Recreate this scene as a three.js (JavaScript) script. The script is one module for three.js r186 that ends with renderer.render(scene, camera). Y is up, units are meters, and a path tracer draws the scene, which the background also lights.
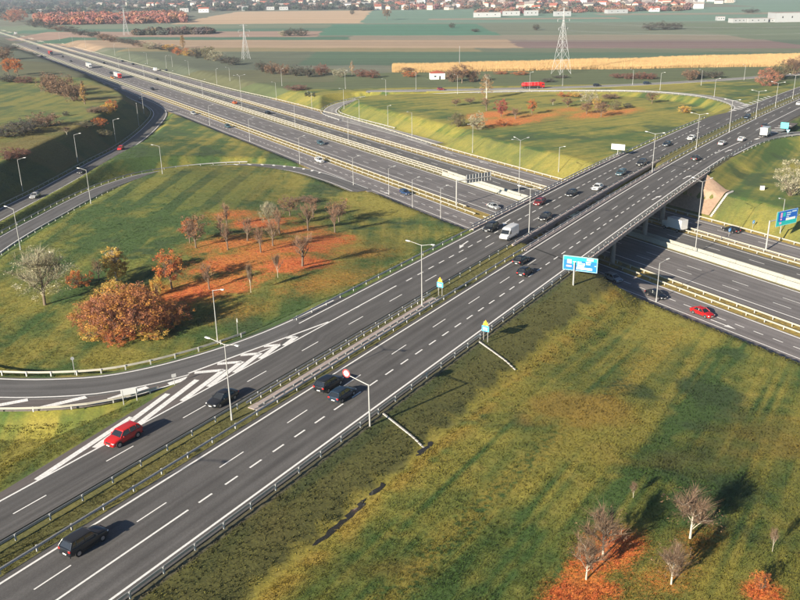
import * as THREE from 'three';
import { Sky } from 'three/addons/objects/Sky.js';
import { mergeGeometries } from 'three/addons/utils/BufferGeometryUtils.js';
import { RoundedBoxGeometry } from 'three/addons/geometries/RoundedBoxGeometry.js';

// ---------------------------------------------------------------- camera, sky, sun, exposure
const scene = new THREE.Scene();
const DEG = Math.PI / 180;
const camera = new THREE.PerspectiveCamera(38.826, 1024 / 768, 0.5, 20000);
camera.position.set(0, 50.92, 0);
camera.rotation.order = 'YXZ';
camera.rotation.set(-20.462 * DEG, 0, -0.998 * DEG);
const SUN_AZ = 42 * DEG, SUN_EL = 20 * DEG;      // shadows run 42 degrees right of straight ahead
const sunDir = new THREE.Vector3(-Math.sin(SUN_AZ) * Math.cos(SUN_EL), Math.sin(SUN_EL), Math.cos(SUN_AZ) * Math.cos(SUN_EL));
const sky = new Sky();
sky.name = 'sky'; sky.userData.kind = 'structure';
sky.scale.setScalar(15000);
sky.material.uniforms.sunPosition.value.copy(sunDir);
sky.material.uniforms.turbidity.value = 3;
sky.material.uniforms.rayleigh.value = 1.2;
sky.material.uniforms.mieCoefficient.value = 0.004;
scene.add(sky);
scene.environmentIntensity = 0.1;
const sun = new THREE.DirectionalLight(0xfff0d8, 5);
sun.position.copy(sunDir).multiplyScalar(600).add(new THREE.Vector3(30, 0, -220));
sun.target.position.set(30, 0, -220); scene.add(sun.target);
sun.castShadow = true; sun.shadow.mapSize.set(4096, 4096);
Object.assign(sun.shadow.camera, { left: -450, right: 450, top: 450, bottom: -450, near: 10, far: 1600 });
scene.add(sun);
const renderer = new THREE.WebGLRenderer({ antialias: true });
renderer.setSize(1024, 768);
renderer.toneMapping = THREE.LinearToneMapping;
renderer.toneMappingExposure = 2.15;
renderer.shadowMap.enabled = true;
scene.fog = new THREE.FogExp2(0xb9c6d6, 0.00011);

// ---------------------------------------------------------------- helpers
function rng(seed) { let a = seed >>> 0; return () => { a = (a + 0x6D2B79F5) | 0; let t = Math.imul(a ^ (a >>> 15), 1 | a); t = (t + Math.imul(t ^ (t >>> 7), 61 | t)) ^ t; return ((t ^ (t >>> 14)) >>> 0) / 4294967296; }; }
const sm = (x, a, b) => { let t = (x - a) / (b - a); t = t < 0 ? 0 : t > 1 ? 1 : t; return t * t * (3 - 2 * t); };
const mix = (a, b, t) => a + (b - a) * t;
const clamp = (x, a, b) => x < a ? a : x > b ? b : x;
// value noise with a 256x256 hash table
const NT = (() => { const r = rng(77), t = new Float32Array(65536); for (let i = 0; i < 65536; i++) t[i] = r(); return t; })();
function vn(x, y) {
  const xi = Math.floor(x), yi = Math.floor(y); let fx = x - xi, fy = y - yi;
  fx = fx * fx * (3 - 2 * fx); fy = fy * fy * (3 - 2 * fy);
  const x0 = xi & 255, x1 = (xi + 1) & 255, y0 = (yi & 255) << 8, y1 = ((yi + 1) & 255) << 8;
  const a = NT[y0 | x0], b = NT[y0 | x1], c = NT[y1 | x0], d = NT[y1 | x1];
  return a + (b - a) * fx + (c - a) * fy + (a - b - c + d) * fx * fy;
}
const fbm = (x, y) => 0.5 * vn(x, y) + 0.27 * vn(x * 2.03 + 17, y * 2.03 + 5) + 0.15 * vn(x * 4.1 + 31, y * 4.1 + 47) + 0.08 * vn(x * 8.3 + 3, y * 8.3 + 71);

// ---------------------------------------------------------------- survey: two straight axes, s along, o across to the right
const TH = 32.472 * DEG, TW = -30.0155 * DEG, YM = -8.085;
const MDX = Math.sin(TH), MDZ = -Math.cos(TH), MNX = Math.cos(TH), MNZ = Math.sin(TH);
const WDX = Math.sin(TW), WDZ = -Math.cos(TW), WNX = Math.cos(TW), WNZ = Math.sin(TW);
const bend = s => s > 190 ? 0.000213 * (s - 190) * (s - 190) : 0;          // the upper road bends right past the bridge
const mp = (s, o) => { const q = o + bend(s); return [MDX * s + MNX * q, MDZ * s + MNZ * q]; };
const toM = (x, z) => { const s = x * MDX + z * MDZ; return [s, x * MNX + z * MNZ - bend(s)]; };
const wp = (s, o) => [WDX * s + WNX * o, WDZ * s + WNZ * o];
const toW = (x, z) => [x * WDX + z * WDZ, x * WNX + z * WNZ];
const farEdge = s => 176.6 + 5 * sm(s, 255, 360) - 4 * sm(s, 420, 520);
const AB0 = 107, AB1 = 190;                                                // abutments of the overpass, in motorway o

function smoothPath(P, step) {
  const c = new THREE.CatmullRomCurve3(P.map(p => new THREE.Vector3(p[0], p[1], p[2])), false, 'centripetal');
  const n = Math.max(4, Math.round(c.getLength() / step));
  return c.getSpacedPoints(n).map(v => [v.x, v.y, v.z]);
}
const LOOP = smoothPath([[-8, -0.02, -137], [-17, -0.03, -124.2], [-22.5, -0.03, -117.8], [-29.0, -0.1, -112.2], [-35.2, -0.2, -108.3], [-41.5, -0.3, -105.9], [-48.2, -0.4, -105.4], [-55.4, -0.6, -106.1], [-66, -0.9, -109], [-77, -1.6, -119], [-85, -2.4, -137], [-89.5, -3.2, -160], [-91.8, -4.0, -188.6], [-91.7, -4.3, -202.4], [-91.1, -4.7, -216.8], [-90.5, -5.2, -233.4], [-89.1, -5.8, -250.6], [-86.1, -6.4, -265.4], [-81.6, -7.0, -277.5], [-67.8, -7.7, -290.2], [-51.4, -8.03, -294.5], [-34.5, -8.05, -286.6], [-21.9, -8.06, -271.4], [-10.5, -8.06, -253]], 2.5);
const RAMP = smoothPath([[-104, -4, -150], [-106.5, -5, -185], [-107.5, -6.0, -223.9], [-107.4, -7.0, -258.8], [-107.2, -7.6, -305.4], [-106.8, -8.0, -334.3], [-110.3, -8.05, -383.8], [-118.2, -8.06, -431.6], [-132.2, -8.06, -465.1], [-142.2, -8.06, -483.1], [-158.5, -8.06, -512.6], [-173, -8.06, -538]], 3);
const FLOOP = smoothPath([[15, -8.06, -331], [1.6, -8.06, -354.8], [-11.2, -8.06, -377.2], [-24.0, -8.05, -399.1], [-32.5, -7.9, -420.4], [-31.2, -7.4, -437.9], [-24.2, -6.8, -451.6], [-11.4, -6.0, -459.9], [1.9, -5.2, -460.0], [28.3, -4.2, -458.7], [64.5, -3.2, -453.7], [103.4, -2.2, -441.6], [121.0, -1.6, -431.7], [135.4, -1.0, -414.5], [143.6, -0.6, -396.9], [145.9, -0.2, -372.8], [142.8, -0.03, -356.0], [133.3, -0.03, -340.0], [124, -0.03, -325.4]], 3);
const BROAD = smoothPath([[-16, -3.3, -466.3], [55, -3, -462.8], [109.4, -3, -467.9], [168.3, -3, -483.2], [233.6, -2.6, -505.9], [330, -2.6, -545], [480, -3, -610]], 5);
const EXITR = smoothPath([[98.6, -0.02, -257.3], [107.9, -0.02, -269.2], [117.6, -0.03, -280.7], [127.6, -0.1, -289.8], [139.5, -0.3, -295.5], [152, -0.7, -299], [170, -1.1, -300.5], [200, -1.6, -299], [260, -2.2, -292]], 3);
function distPath(P, x, z) {
  let best = 1e18, y = 0;
  for (let i = 0; i + 1 < P.length; i++) {
    const a = P[i], b = P[i + 1], dx = b[0] - a[0], dz = b[2] - a[2];
    const t = clamp(((x - a[0]) * dx + (z - a[2]) * dz) / (dx * dx + dz * dz), 0, 1);
    const ex = a[0] + dx * t - x, ez = a[2] + dz * t - z, d = ex * ex + ez * ez;
    if (d < best) { best = d; y = a[1] + (b[1] - a[1]) * t; }
  }
  return [Math.sqrt(best), y];
}
const box = P => P.reduce((b, p) => [Math.min(b[0], p[0]), Math.max(b[1], p[0]), Math.min(b[2], p[2]), Math.max(b[3], p[2])], [1e9, -1e9, 1e9, -1e9]);
const PATHS = [[LOOP, 4.4, 0.5], [RAMP, 4.8, 0.72], [FLOOP, 4.8, 0.55], [BROAD, 4.2, 0.3], [EXITR, 4.2, 0.5]].map(([p, hw, k]) => ({ p, hw, k, b: box(p) }));
// left rim of the cutting along the ramp and the motorway
function rimX(z) {
  if (z < -538) return wp((-z - 117 * -WNZ) / -WDZ, 117)[0];
  let i = 0; while (i + 2 < RAMP.length && RAMP[i + 1][2] > z) i++;
  const a = RAMP[i], b = RAMP[i + 1]; return mix(a[0], b[0], clamp((z - a[2]) / (b[2] - a[2]), 0, 1));
}
function natural(x, z, ws, wo) {
  let h;
  if (wo < 150) {
    const low = -6.6 + 3.6 * sm(117 - wo, 6, 62);
    const rim = z < -120 ? sm(rimX(z) - x, 0, 7) * sm(-z, 120, 190) : 0;
    h = mix(low, 0.6 + 1.2 * sm(-x, 110, 260) - 4.5 * sm(-z, 520, 1100), rim);
  } else h = mix(-3.4, -4, sm(-z, 420, 600));
  return h + (fbm(x * 0.045, z * 0.045) - 0.5) * 0.7;
}
function T(x, z) {
  const [ws, wo] = toW(x, z), [s, o] = toM(x, z);
  let h = natural(x, z, ws, wo);
  const C = [];
  C.push([Math.max(0, 117.9 - wo, wo - farEdge(ws)), YM - 0.12, wo < 150 ? 0.75 : 0.5]);
  const lat = Math.max(0, Math.abs(o + 68.4) - 15);
  const over = wo < 150 ? Math.max(0, wo - AB0) : Math.max(0, AB1 - wo);
  C.push([Math.hypot(lat, over), -0.14 - 2.5 * sm(s, 450, 700), 0.48]);
  for (const r of PATHS) {
    if (x < r.b[0] - 40 || x > r.b[1] + 40 || z < r.b[2] - 40 || z > r.b[3] + 40) continue;
    const [d, y] = distPath(r.p, x, z);
    C.push([Math.max(0, d - r.hw), y - 0.14, r.k]);
  }
  C.sort((a, b) => b[0] - a[0]);
  for (const [d, y, k] of C) h = clamp(h, y - k * d, y + k * d);
  if (s > -40 && s < 150) h -= 0.35 * Math.exp(-Math.pow((o + 47.3) / 1.1, 2));   // roadside ditch
  return h;
}
// ---------------------------------------------------------------- object helpers
const used = {};
function numbered(name) { const k = used[name] = (used[name] ?? -1) + 1; return k ? name + '_' + String(k).padStart(3, '0') : name; }
function tag(o, label, category, group) { o.userData.label = label; o.userData.category = category; if (group) o.userData.group = group; return o; }
function mesh(name, geo, mat, parent) { const m = new THREE.Mesh(geo, mat); m.name = parent === scene ? numbered(name) : name; m.castShadow = m.receiveShadow = true; parent.add(m); return m; }
function thing(name, label, category, pos, turn, group) { const g = new THREE.Group(); g.name = numbered(name); scene.add(g); if (pos) g.position.set(...pos); if (turn) g.rotation.y = turn; return tag(g, label, category, group); }
function struct(name, geo, mat) { const m = mesh(name, geo, mat, scene); m.userData.kind = 'structure'; return m; }
function dup(src, label, pos, turn, scale) { const c = src.clone(); c.name = numbered(src.name.replace(/_\d{3}$/, '')); c.userData = { ...src.userData, label }; scene.add(c); c.position.set(...pos); c.rotation.y = turn || 0; if (scale) c.scale.set(...(scale.length ? scale : [scale, scale, scale])); return c; }
const std = (c, rough = 0.9, metal = 0, extra = {}) => new THREE.MeshStandardMaterial({ color: new THREE.Color().setRGB(...(c.length ? c : [c, c, c])), roughness: rough, metalness: metal, ...extra });
function geom(pos, idx, uv) {
  const g = new THREE.BufferGeometry(); g.setAttribute('position', new THREE.Float32BufferAttribute(pos, 3));
  if (uv) g.setAttribute('uv', new THREE.Float32BufferAttribute(uv, 2)); g.setIndex(idx); g.computeVertexNormals(); return g;
}
const bx = (w, h, d, x = 0, y = 0, z = 0) => new THREE.BoxGeometry(w, h, d).translate(x, y, z);
const merge = a => mergeGeometries(a.map(g => { const q = g.index ? g.toNonIndexed() : g; for (const k of Object.keys(q.attributes)) if (!['position', 'normal', 'uv'].includes(k)) q.deleteAttribute(k); return q; }));
function bar(a, b, r0, r1 = r0, n = 6) {           // tapered rod from a to b
  const A = new THREE.Vector3(...a), B = new THREE.Vector3(...b), L = A.distanceTo(B);
  const g = new THREE.CylinderGeometry(r1, r0, L, n, 1); g.translate(0, L / 2, 0);
  g.applyQuaternion(new THREE.Quaternion().setFromUnitVectors(new THREE.Vector3(0, 1, 0), B.clone().sub(A).normalize())); g.translate(...a); return g;
}
function dataTex(w, h, f, srgb = true, rx = 1, ry = 1) {
  const d = new Uint8Array(w * h * 4); const c = [0, 0, 0];
  for (let j = 0; j < h; j++) for (let i = 0; i < w; i++) { f(i / w, j / h, c, i, j); const k = (j * w + i) * 4; d[k] = c[0]; d[k + 1] = c[1]; d[k + 2] = c[2]; d[k + 3] = 255; }
  const t = new THREE.DataTexture(d, w, h); t.wrapS = t.wrapT = THREE.RepeatWrapping; t.magFilter = THREE.LinearFilter; t.minFilter = THREE.LinearMipmapLinearFilter; t.generateMipmaps = true;
  if (srgb) t.colorSpace = THREE.SRGBColorSpace; t.repeat.set(rx, ry); t.needsUpdate = true; return t;
}
const g8 = v => 255 * Math.pow(clamp(v, 0, 1), 1 / 2.2);
// periodic noise for tiles
function pn(x, y, px, py) { const xi = Math.floor(x), yi = Math.floor(y); let fx = x - xi, fy = y - yi; fx = fx * fx * (3 - 2 * fx); fy = fy * fy * (3 - 2 * fy);
  const X0 = ((xi % px) + px) % px, X1 = (X0 + 1) % px, Y0 = (((yi % py) + py) % py) << 8, Y1 = ((((yi + 1) % py) + py) % py) << 8;
  const a = NT[Y0 | X0], b = NT[Y0 | X1], c = NT[Y1 | X0], d = NT[Y1 | X1]; return a + (b - a) * fx + (c - a) * fy + (a - b - c + d) * fx * fy; }

// ---------------------------------------------------------------- road materials
// a carriageway as wide as W metres, 96 m long before it repeats; lanes: centre lines, metres from its left edge
function asphalt(W, lanes, tone, tint, seed) {
  const t = dataTex(256, 1024, (u, v, c) => {
    const x = u * W, y = v * 96; let a = tone;
    let tr = 0, oil = 0;
    for (const L of lanes) { const d = Math.abs(x - L); tr += Math.exp(-Math.pow((d - 0.85) / 0.33, 2)); oil += Math.exp(-Math.pow(d / 0.4, 2)); }
    const wob = pn(u * 6 + seed, v * 4, 256, 4);
    a *= 1 + 0.16 * tr * (0.6 + 0.8 * wob) - 0.12 * oil * (0.5 + pn(u * 3, v * 8 + seed, 256, 8));
    a *= 0.86 + 0.28 * pn(u * 40 + seed * 3, v * 6, 256, 6);                    // drag streaks along the lane
    a *= 0.84 + 0.32 * pn(u * 7, v * 22 + seed, 256, 22);
    a *= 0.8 + 0.4 * NT[((v * 1024 | 0) * 61 + (u * 256 | 0) * 7 + seed) & 65535];
    c[0] = g8(a * tint[0]); c[1] = g8(a * tint[1]); c[2] = g8(a * tint[2]);
  });
  const b = t.clone(); b.colorSpace = THREE.NoColorSpace;
  return new THREE.MeshStandardMaterial({ map: t, roughness: 0.88, bumpMap: b, bumpScale: 0.008 });
}
const paintTex = dataTex(128, 256, (u, v, c) => { const w = 0.66 + 0.3 * pn(u * 9, v * 40, 9, 40) - (pn(u * 24, v * 90, 24, 90) > 0.83 ? 0.24 : 0); c[0] = g8(w); c[1] = g8(w * 0.99); c[2] = g8(w * 0.96); });
const mPaint = new THREE.MeshStandardMaterial({ map: paintTex, roughness: 0.75 });
const mAspA = asphalt(12.4, [2.55, 5.75, 9.25], 0.088, [1.04, 1.0, 0.985], 11);
const mAspB = asphalt(10.7, [8.9, 5.5, 2.2], 0.086, [1.04, 1.0, 0.985], 23);
const mAspC = asphalt(9.9, [3.8, 7.4], 0.17, [1.06, 0.98, 0.98], 37);
const mAspD = asphalt(15.5, [4.3, 8, 12.2], 0.148, [1.05, 0.985, 0.99], 41);
const mAspE = asphalt(8.4, [2, 5.6], 0.11, [1.02, 1.0, 0.99], 53);
const mAspR = asphalt(6.6, [3.3], 0.105, [1.02, 1, 1], 67);
const mAspPale = asphalt(7.6, [2, 5.6], 0.23, [1.04, 1, 0.95], 83);
const mShoulder = asphalt(2.5, [], 0.115, [1.12, 0.97, 0.92], 71);
const mConc = new THREE.MeshStandardMaterial({ map: dataTex(256, 256, (u, v, c) => { const a = 0.46 * (0.8 + 0.25 * pn(u * 6, v * 6, 6, 6) + 0.2 * pn(u * 40, v * 40, 40, 40) - (pn(u * 12, v * 3, 12, 3) > 0.75 ? 0.09 : 0)); c[0] = g8(a); c[1] = g8(a * 0.96); c[2] = g8(a * 0.9); }), roughness: 0.9 });
const mKerb = new THREE.MeshStandardMaterial({ map: dataTex(128, 256, (u, v, c) => { const a = 0.34 * (0.78 + 0.3 * pn(u * 4, v * 20, 4, 20) + 0.2 * pn(u * 30, v * 90, 30, 90)); c[0] = g8(a * 1.12); c[1] = g8(a * 0.95); c[2] = g8(a * 0.88); }), roughness: 0.92 });
const mSteel = std([0.5, 0.5, 0.49], 0.5, 0.35), mSteelD = std([0.3, 0.3, 0.3], 0.6, 0.3), mRailCream = std([0.42, 0.4, 0.34], 0.6, 0.1);

// ---------------------------------------------------------------- ribbons
const yMain = s => -2.5 * sm(s, 450, 700);
const onMain = lift => (s, o) => { const [x, z] = mp(s, o); return [x, yMain(s) + lift, z]; };
const onWay = lift => (s, o) => { const [x, z] = wp(s, o); return [x, YM + lift, z]; };
function pathFn(P, lift) {                  // t = index along P (metres), o to the right
  const L = [0]; for (let i = 1; i < P.length; i++) L.push(L[i - 1] + Math.hypot(P[i][0] - P[i - 1][0], P[i][2] - P[i - 1][2]));
  const f = (s, o) => {
    let i = 0; while (i + 2 < P.length && L[i + 1] < s) i++;
    const t = (s - L[i]) / (L[i + 1] - L[i]), a = P[i], b = P[i + 1];
    const d0 = P[Math.max(0, i - 1)], d1 = P[i + 1], d2 = P[Math.min(P.length - 1, i + 2)];
    let tx = mix(d1[0] - d0[0], d2[0] - a[0], t), tz = mix(d1[2] - d0[2], d2[2] - a[2], t); const n = Math.hypot(tx, tz); tx /= n; tz /= n;
    return [mix(a[0], b[0], t) - tz * o, mix(a[1], b[1], t) + lift, mix(a[2], b[2], t) + tx * o];
  };
  f.length_ = L[L.length - 1]; return f;
}
// sheet between o0(s) and o1(s); thick > 0 adds side faces so that it is a slab
function ribbonGeo(f, o0, o1, s0, s1, step, thick = 0, vLen = 96) {
  const A = typeof o0 === 'function' ? o0 : () => o0, B = typeof o1 === 'function' ? o1 : () => o1;
  const n = Math.max(1, Math.ceil((s1 - s0) / step)), pos = [], uv = [], idx = [];
  const rows = thick ? 4 : 2;
  for (let i = 0; i <= n; i++) {
    const s = s0 + (s1 - s0) * i / n, a = f(s, A(s)), b = f(s, B(s)), v = s / vLen;
    pos.push(...a, ...b); uv.push(0, v, 1, v);
    if (thick) { pos.push(a[0], a[1] - thick, a[2], b[0], b[1] - thick, b[2]); uv.push(0, v, 1, v); }
    if (i) {
      const k = i * rows, p = k - rows; idx.push(p, p + 1, k + 1, p, k + 1, k);
      if (thick) idx.push(p + 2, p, k, p + 2, k, k + 2, p + 1, p + 3, k + 3, p + 1, k + 3, k + 1);
    }
  }
  let g = geom(pos, idx, uv); if (thick) g = g.toNonIndexed(), g.computeVertexNormals(); return g;
}
const flatGeo = (f, o0, o1, s0, s1, step = 12) => ribbonGeo(f, o0, o1, s0, s1, step, 0, 4);
function edgeLine(road, f, o, s0, s1, w = 0.28, step = 8) { const O = typeof o === 'function' ? o : () => o; mesh('edge_line', flatGeo(f, s => O(s) - w / 2, s => O(s) + w / 2, s0, s1, step), mPaint, road); }
function dashes(road, f, o, s0, s1, period, len, w = 0.2, phase = 0) {
  const O = typeof o === 'function' ? o : () => o;
  for (let s = phase + Math.ceil((s0 - phase) / period) * period; s + len < s1; s += period) mesh('lane_dash', flatGeo(f, q => O(q) - w / 2, q => O(q) + w / 2, s, s + len, len), mPaint, road);
}
function band(road, f, a, b, w) {            // painted bar between two (s, o) points
  const ds = b[0] - a[0], dq = b[1] - a[1], L = Math.hypot(ds, dq), ns = -dq / L * w / 2, nq = ds / L * w / 2;
  const P = [f(a[0] + ns, a[1] + nq), f(b[0] + ns, b[1] + nq), f(b[0] - ns, b[1] - nq), f(a[0] - ns, a[1] - nq)];
  const g = geom(P.flat(), [0, 1, 2, 0, 2, 3], [0, 0, 0, L / 4, 0.2, L / 4, 0.2, 0]);
  if (g.attributes.normal.getY(0) < 0) { g.setIndex([0, 2, 1, 0, 3, 2]); g.computeVertexNormals(); }
  mesh('painted_bar', g, mPaint, road);
}
function arrow(road, f, s, o, dir, bendTo = 0) {        // lane arrow 6 m long
  const pts = [[0, -0.16], [3.4, -0.16], [3.4, -0.55], [5.6, 0 + bendTo * 0.4], [3.4, 0.55], [3.4, 0.16], [0, 0.16]];
  const P = pts.map(([a, b]) => f(s + dir * a, o + b + bendTo * Math.max(0, a - 1.5) * 0.3)).flat();
  const g = geom(P, [0, 1, 5, 0, 5, 6, 2, 3, 4], pts.map(([a, b]) => [b, a / 4]).flat());
  if (g.attributes.normal.getY(0) < 0) { g.setIndex([0, 5, 1, 0, 6, 5, 2, 4, 3]); g.computeVertexNormals(); }
  mesh('lane_arrow', g, mPaint, road);
}
const U = 0.022;                                     // paint lift

// upper road, carriageway on the right (traffic runs away)
{
  const f = onMain(0), p = onMain(U);
  const r = struct('carriageway', ribbonGeo(f, -66.45, -54.05, -40, 700, 6, 0.3), mAspA);
  edgeLine(r, p, -65.62, -40, 700, 0.26); edgeLine(r, p, -55.15, -40, 268, 0.28);
  edgeLine(r, p, s => -55.15 - 3.6 * sm(s, 300, 322), 322, 700, 0.26);
  dashes(r, p, -62.23, -40, 470, 12, 4, 0.17, 35.285);
  edgeLine(r, p, -59.25, -40, 51.5, 0.24); dashes(r, p, -59.25, 53, 283, 4, 2, 0.24, 53);
  arrow(r, p, 205, -56.9, 1, 0.5); arrow(r, p, 232, -56.9, 1, 0.5); arrow(r, p, 276, -56.9, 1, 0.5);
  // joints across the bridge ends are dark sealant
}
// upper road, carriageway on the left (traffic comes nearer), with its merging lane
{
  const f = onMain(0), p = onMain(U);
  const r = struct('carriageway', ribbonGeo(f, s => -77.95 - 4.3 * sm(s, 86, 100) * (1 - sm(s, 345, 375)), -71.55, -40, 700, 4, 0.3), mAspB);
  edgeLine(r, p, -71.1, -40, 700, 0.26); dashes(r, p, -74.43, -40, 470, 12, 4, 0.17, 41.63);
  edgeLine(r, p, -77.72, -40, 121, 0.26); dashes(r, p, -77.5, 124, 330, 4, 2, 0.24, 124);
  edgeLine(r, p, -81.6, 98, 335, 0.24); edgeLine(r, p, -77.6, 372, 700, 0.26);
  arrow(r, p, 152, -79.6, -1, 0.6); arrow(r, p, 172, -79.4, -1, 0.6);
}
// gore with chevrons
{
  const f = onMain(-0.012), p = onMain(0.012);
  const nose = s => -77.85 - 0.217 * Math.max(0, 101.5 - s);
  const B = s => s > 75 ? nose(s) - 0.1 : mix(-79.3, -82.6, clamp((s - 44) / 31, 0, 1));
  const r = struct('gore', ribbonGeo(f, B, -77.9, -40, 102, 2, 0.25), mShoulder);
  edgeLine(r, p, s => nose(s) + 0.05, 75.5, 101, 0.34, 2);
  for (const s of [93.4, 89.6, 85.8, 82.2, 78.8]) { const w = 0.217 * (101.5 - s), a = -77.85 - w * 0.42; band(r, p, [s, a], [s - 0.55 * w, -77.85 - w - 0.1], 0.8); band(r, p, [s + 0.16, a], [s - 2.0 * w, -78.0], 0.8); }
  band(r, p, [74.6, -80.9], [61.5, -78.05], 0.8); band(r, p, [69.5, -81.2], [55, -78.1], 0.8);
  band(r, p, [62.5, -80.3], [47, -78], 0.75);
}
// loop ramp on the left
function rampRoad(P, hw, e, mat) {
  const f = pathFn(P, 0), p = pathFn(P, U), r = struct('ramp_road', ribbonGeo(f, -hw, hw, 0, f.length_, 2.5, 0.3), mat);
  edgeLine(r, p, -e, 2, f.length_ - 2, 0.26, 2.5); edgeLine(r, p, e, 2, f.length_ - 2, 0.26, 2.5); return [r, f, p];
}
{
  const [r, f, p] = rampRoad(LOOP, 3.3, 2.75, mAspR);
  const L = f.length_;
  const g = struct('gore', ribbonGeo(pathFn(LOOP, -0.02), s => -3.3 - 0.1, s => -3.3 - 3 * sm(s, 28, 52), 26, 76, 2, 0.2), mShoulder);
  for (let k = 0; k < 6; k++) band(g, pathFn(LOOP, 0.01), [34 + k * 7, -3.4], [38.5 + k * 7, -3.3 - 2.6 * sm(36 + k * 7, 28, 52)], 0.9);
  edgeLine(g, pathFn(LOOP, 0.01), s => -3.3 - 2.75 * sm(s, 28, 52), 30, 76, 0.26, 2);
  for (let k = 0; k < 9; k++) band(r, p, [L - 66 + k * 4.2, -3.0], [L - 64.6 + k * 4.2, -1.4], 0.8);
}
{ const [r, f, p] = rampRoad(RAMP, 3.6, 3.0, mAspR); }
{ const [r, f, p] = rampRoad(FLOOP, 3.6, 3.0, mAspPale); const L = f.length_; for (let k = 0; k < 8; k++) band(r, p, [L - 62 + k * 4.6, -3.4], [L - 60.5 + k * 4.6, -1.3 - 0.1 * k], 0.9); }
rampRoad(EXITR, 3.2, 2.7, mAspR);
rampRoad(BROAD, 3.8, 3.4, mAspPale);
{ // striped gores where ramps leave the upper road
  const f = onMain(0.004), p = onMain(0.03);
  const g = struct('gore', ribbonGeo(f, -78.0, s => -78 - 4 * sm(s, 372, 350) , 366, 425, 3, 0.3), mShoulder);
  for (let k = 0; k < 11; k++) band(g, p, [368 + k * 5, -78.2], [370.5 + k * 5, -81.2 + 0.1 * k], 1.0);
  const h = struct('gore', ribbonGeo(f, -54.5, s => -54.4 + 4.6 * sm(s, 296, 330), 296, 345, 3, 0.3), mShoulder);
  for (let k = 0; k < 7; k++) band(h, p, [303 + k * 5.4, -54.4], [305.5 + k * 5.4, -54.2 + 3.6 * sm(303 + k * 5.4, 296, 330)], 1.0);
}

// motorway in the cutting: four carriageways
const FAR_END = 1900;
{
  const f = onWay(0), p = onWay(U);
  const a = struct('motorway_carriageway', ribbonGeo(f, 118.3, 128.2, 20, 1200, 40, 0.3), mAspC);
  edgeLine(a, p, 120.35, 20, 1100, 0.24, 40); edgeLine(a, p, 127.75, 20, 1200, 0.34, 40); dashes(a, p, 123.85, 60, 620, 4, 2, 0.24, 91.2);
  arrow(a, p, 97, 121.9, -1); arrow(a, p, 222, 121.9, -1);
  const b = struct('motorway_carriageway', ribbonGeo(f, 132.9, 148.4, 20, FAR_END, 40, 0.3), mAspD);
  edgeLine(b, p, 135.4, 20, FAR_END, 0.28, 40); edgeLine(b, p, 147.85, 20, FAR_END, 0.3, 40);
  dashes(b, p, 138.9, 60, 760, 12, 4, 0.2, 128.7); dashes(b, p, 142.7, 60, 760, 12, 4, 0.2, 129.4);
  const c = struct('motorway_carriageway', ribbonGeo(f, 153.6, 162.0, 20, FAR_END, 40, 0.3), mAspE);
  edgeLine(c, p, 160.9, 20, FAR_END, 0.28, 40); edgeLine(c, p, 154.2, 20, FAR_END, 0.26, 40); dashes(c, p, 157.4, 60, 760, 12, 4, 0.2, 125);
  const d = struct('motorway_carriageway', ribbonGeo(f, 165.7, s => farEdge(s) - 1.6, 20, FAR_END, 10, 0.3), mAspC);
  edgeLine(d, p, 166.7, 20, FAR_END, 0.26, 40); edgeLine(d, p, s => farEdge(s) - 3.1, 20, FAR_END, 0.26, 8); dashes(d, p, 170.6, 60, 760, 12, 4, 0.2, 121);
  arrow(d, p, 236, 172.3, 1); arrow(d, p, 258, 172.3, 1);
}
// ---------------------------------------------------------------- ground: colours of the turf, litter and fields
const LITTER = [  // x, z, radius along the sunfall axis, radius across, strength, hue (0 orange red, 1 ochre)
  [-36, -153, 11, 7, 1, 0.15], [-33, -170, 13, 8, 0.95, 0.2], [-22, -168, 9, 7, 1, 0], [-27, -180, 12, 8, 0.9, 0.25], [-20, -182, 8, 7, 1, 0.05], [-38, -183, 11, 7, 0.75, 0.35], [-34, -203, 9, 6, 0.95, 0.05], [-42, -210, 8, 6, 0.7, 0.2], [-17, -190, 8, 7, 0.85, 0.1], [-24, -197, 9, 5, 0.7, 0.3], [-40, -150, 8, 5, 1, 0.05], [-47, -152, 6, 4, 0.6, 0.4], [-8, -180, 9, 7, 0.5, 0.7], [-16, -155, 10, 6, 0.55, 0.8], [-29, -140, 9, 5, 0.4, 0.9], [-10, -160, 12, 6, 0.45, 0.9],
  [16.5, -65.5, 4.6, 3.2, 1, 0.05], [20.5, -71.5, 5.5, 3, 0.95, 0.1], [24, -66.5, 4, 2.6, 0.5, 0.4], [30, -73, 4.2, 2.6, 0.45, 0.45], [33.4, -65, 2.6, 1.9, 0.9, 0.1], [27, -69, 4, 2.5, 0.35, 0.6],
  [47, -355, 22, 11, 0.95, 0.3], [40, -372, 16, 9, 0.8, 0.3], [62, -368, 14, 6, 0.7, 0.4], [86, -370, 18, 9, 0.85, 0.35], [97, -376, 16, 8, 0.7, 0.45], [76, -384, 12, 8, 0.6, 0.4],
];
const col = [0, 0, 0];
const lerpC = (c, r, g, b, t) => { c[0] += (r - c[0]) * t; c[1] += (g - c[1]) * t; c[2] += (b - c[2]) * t; };
const MOWX = Math.sin(1.5 * DEG), MOWZ = -Math.cos(1.5 * DEG);
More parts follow.
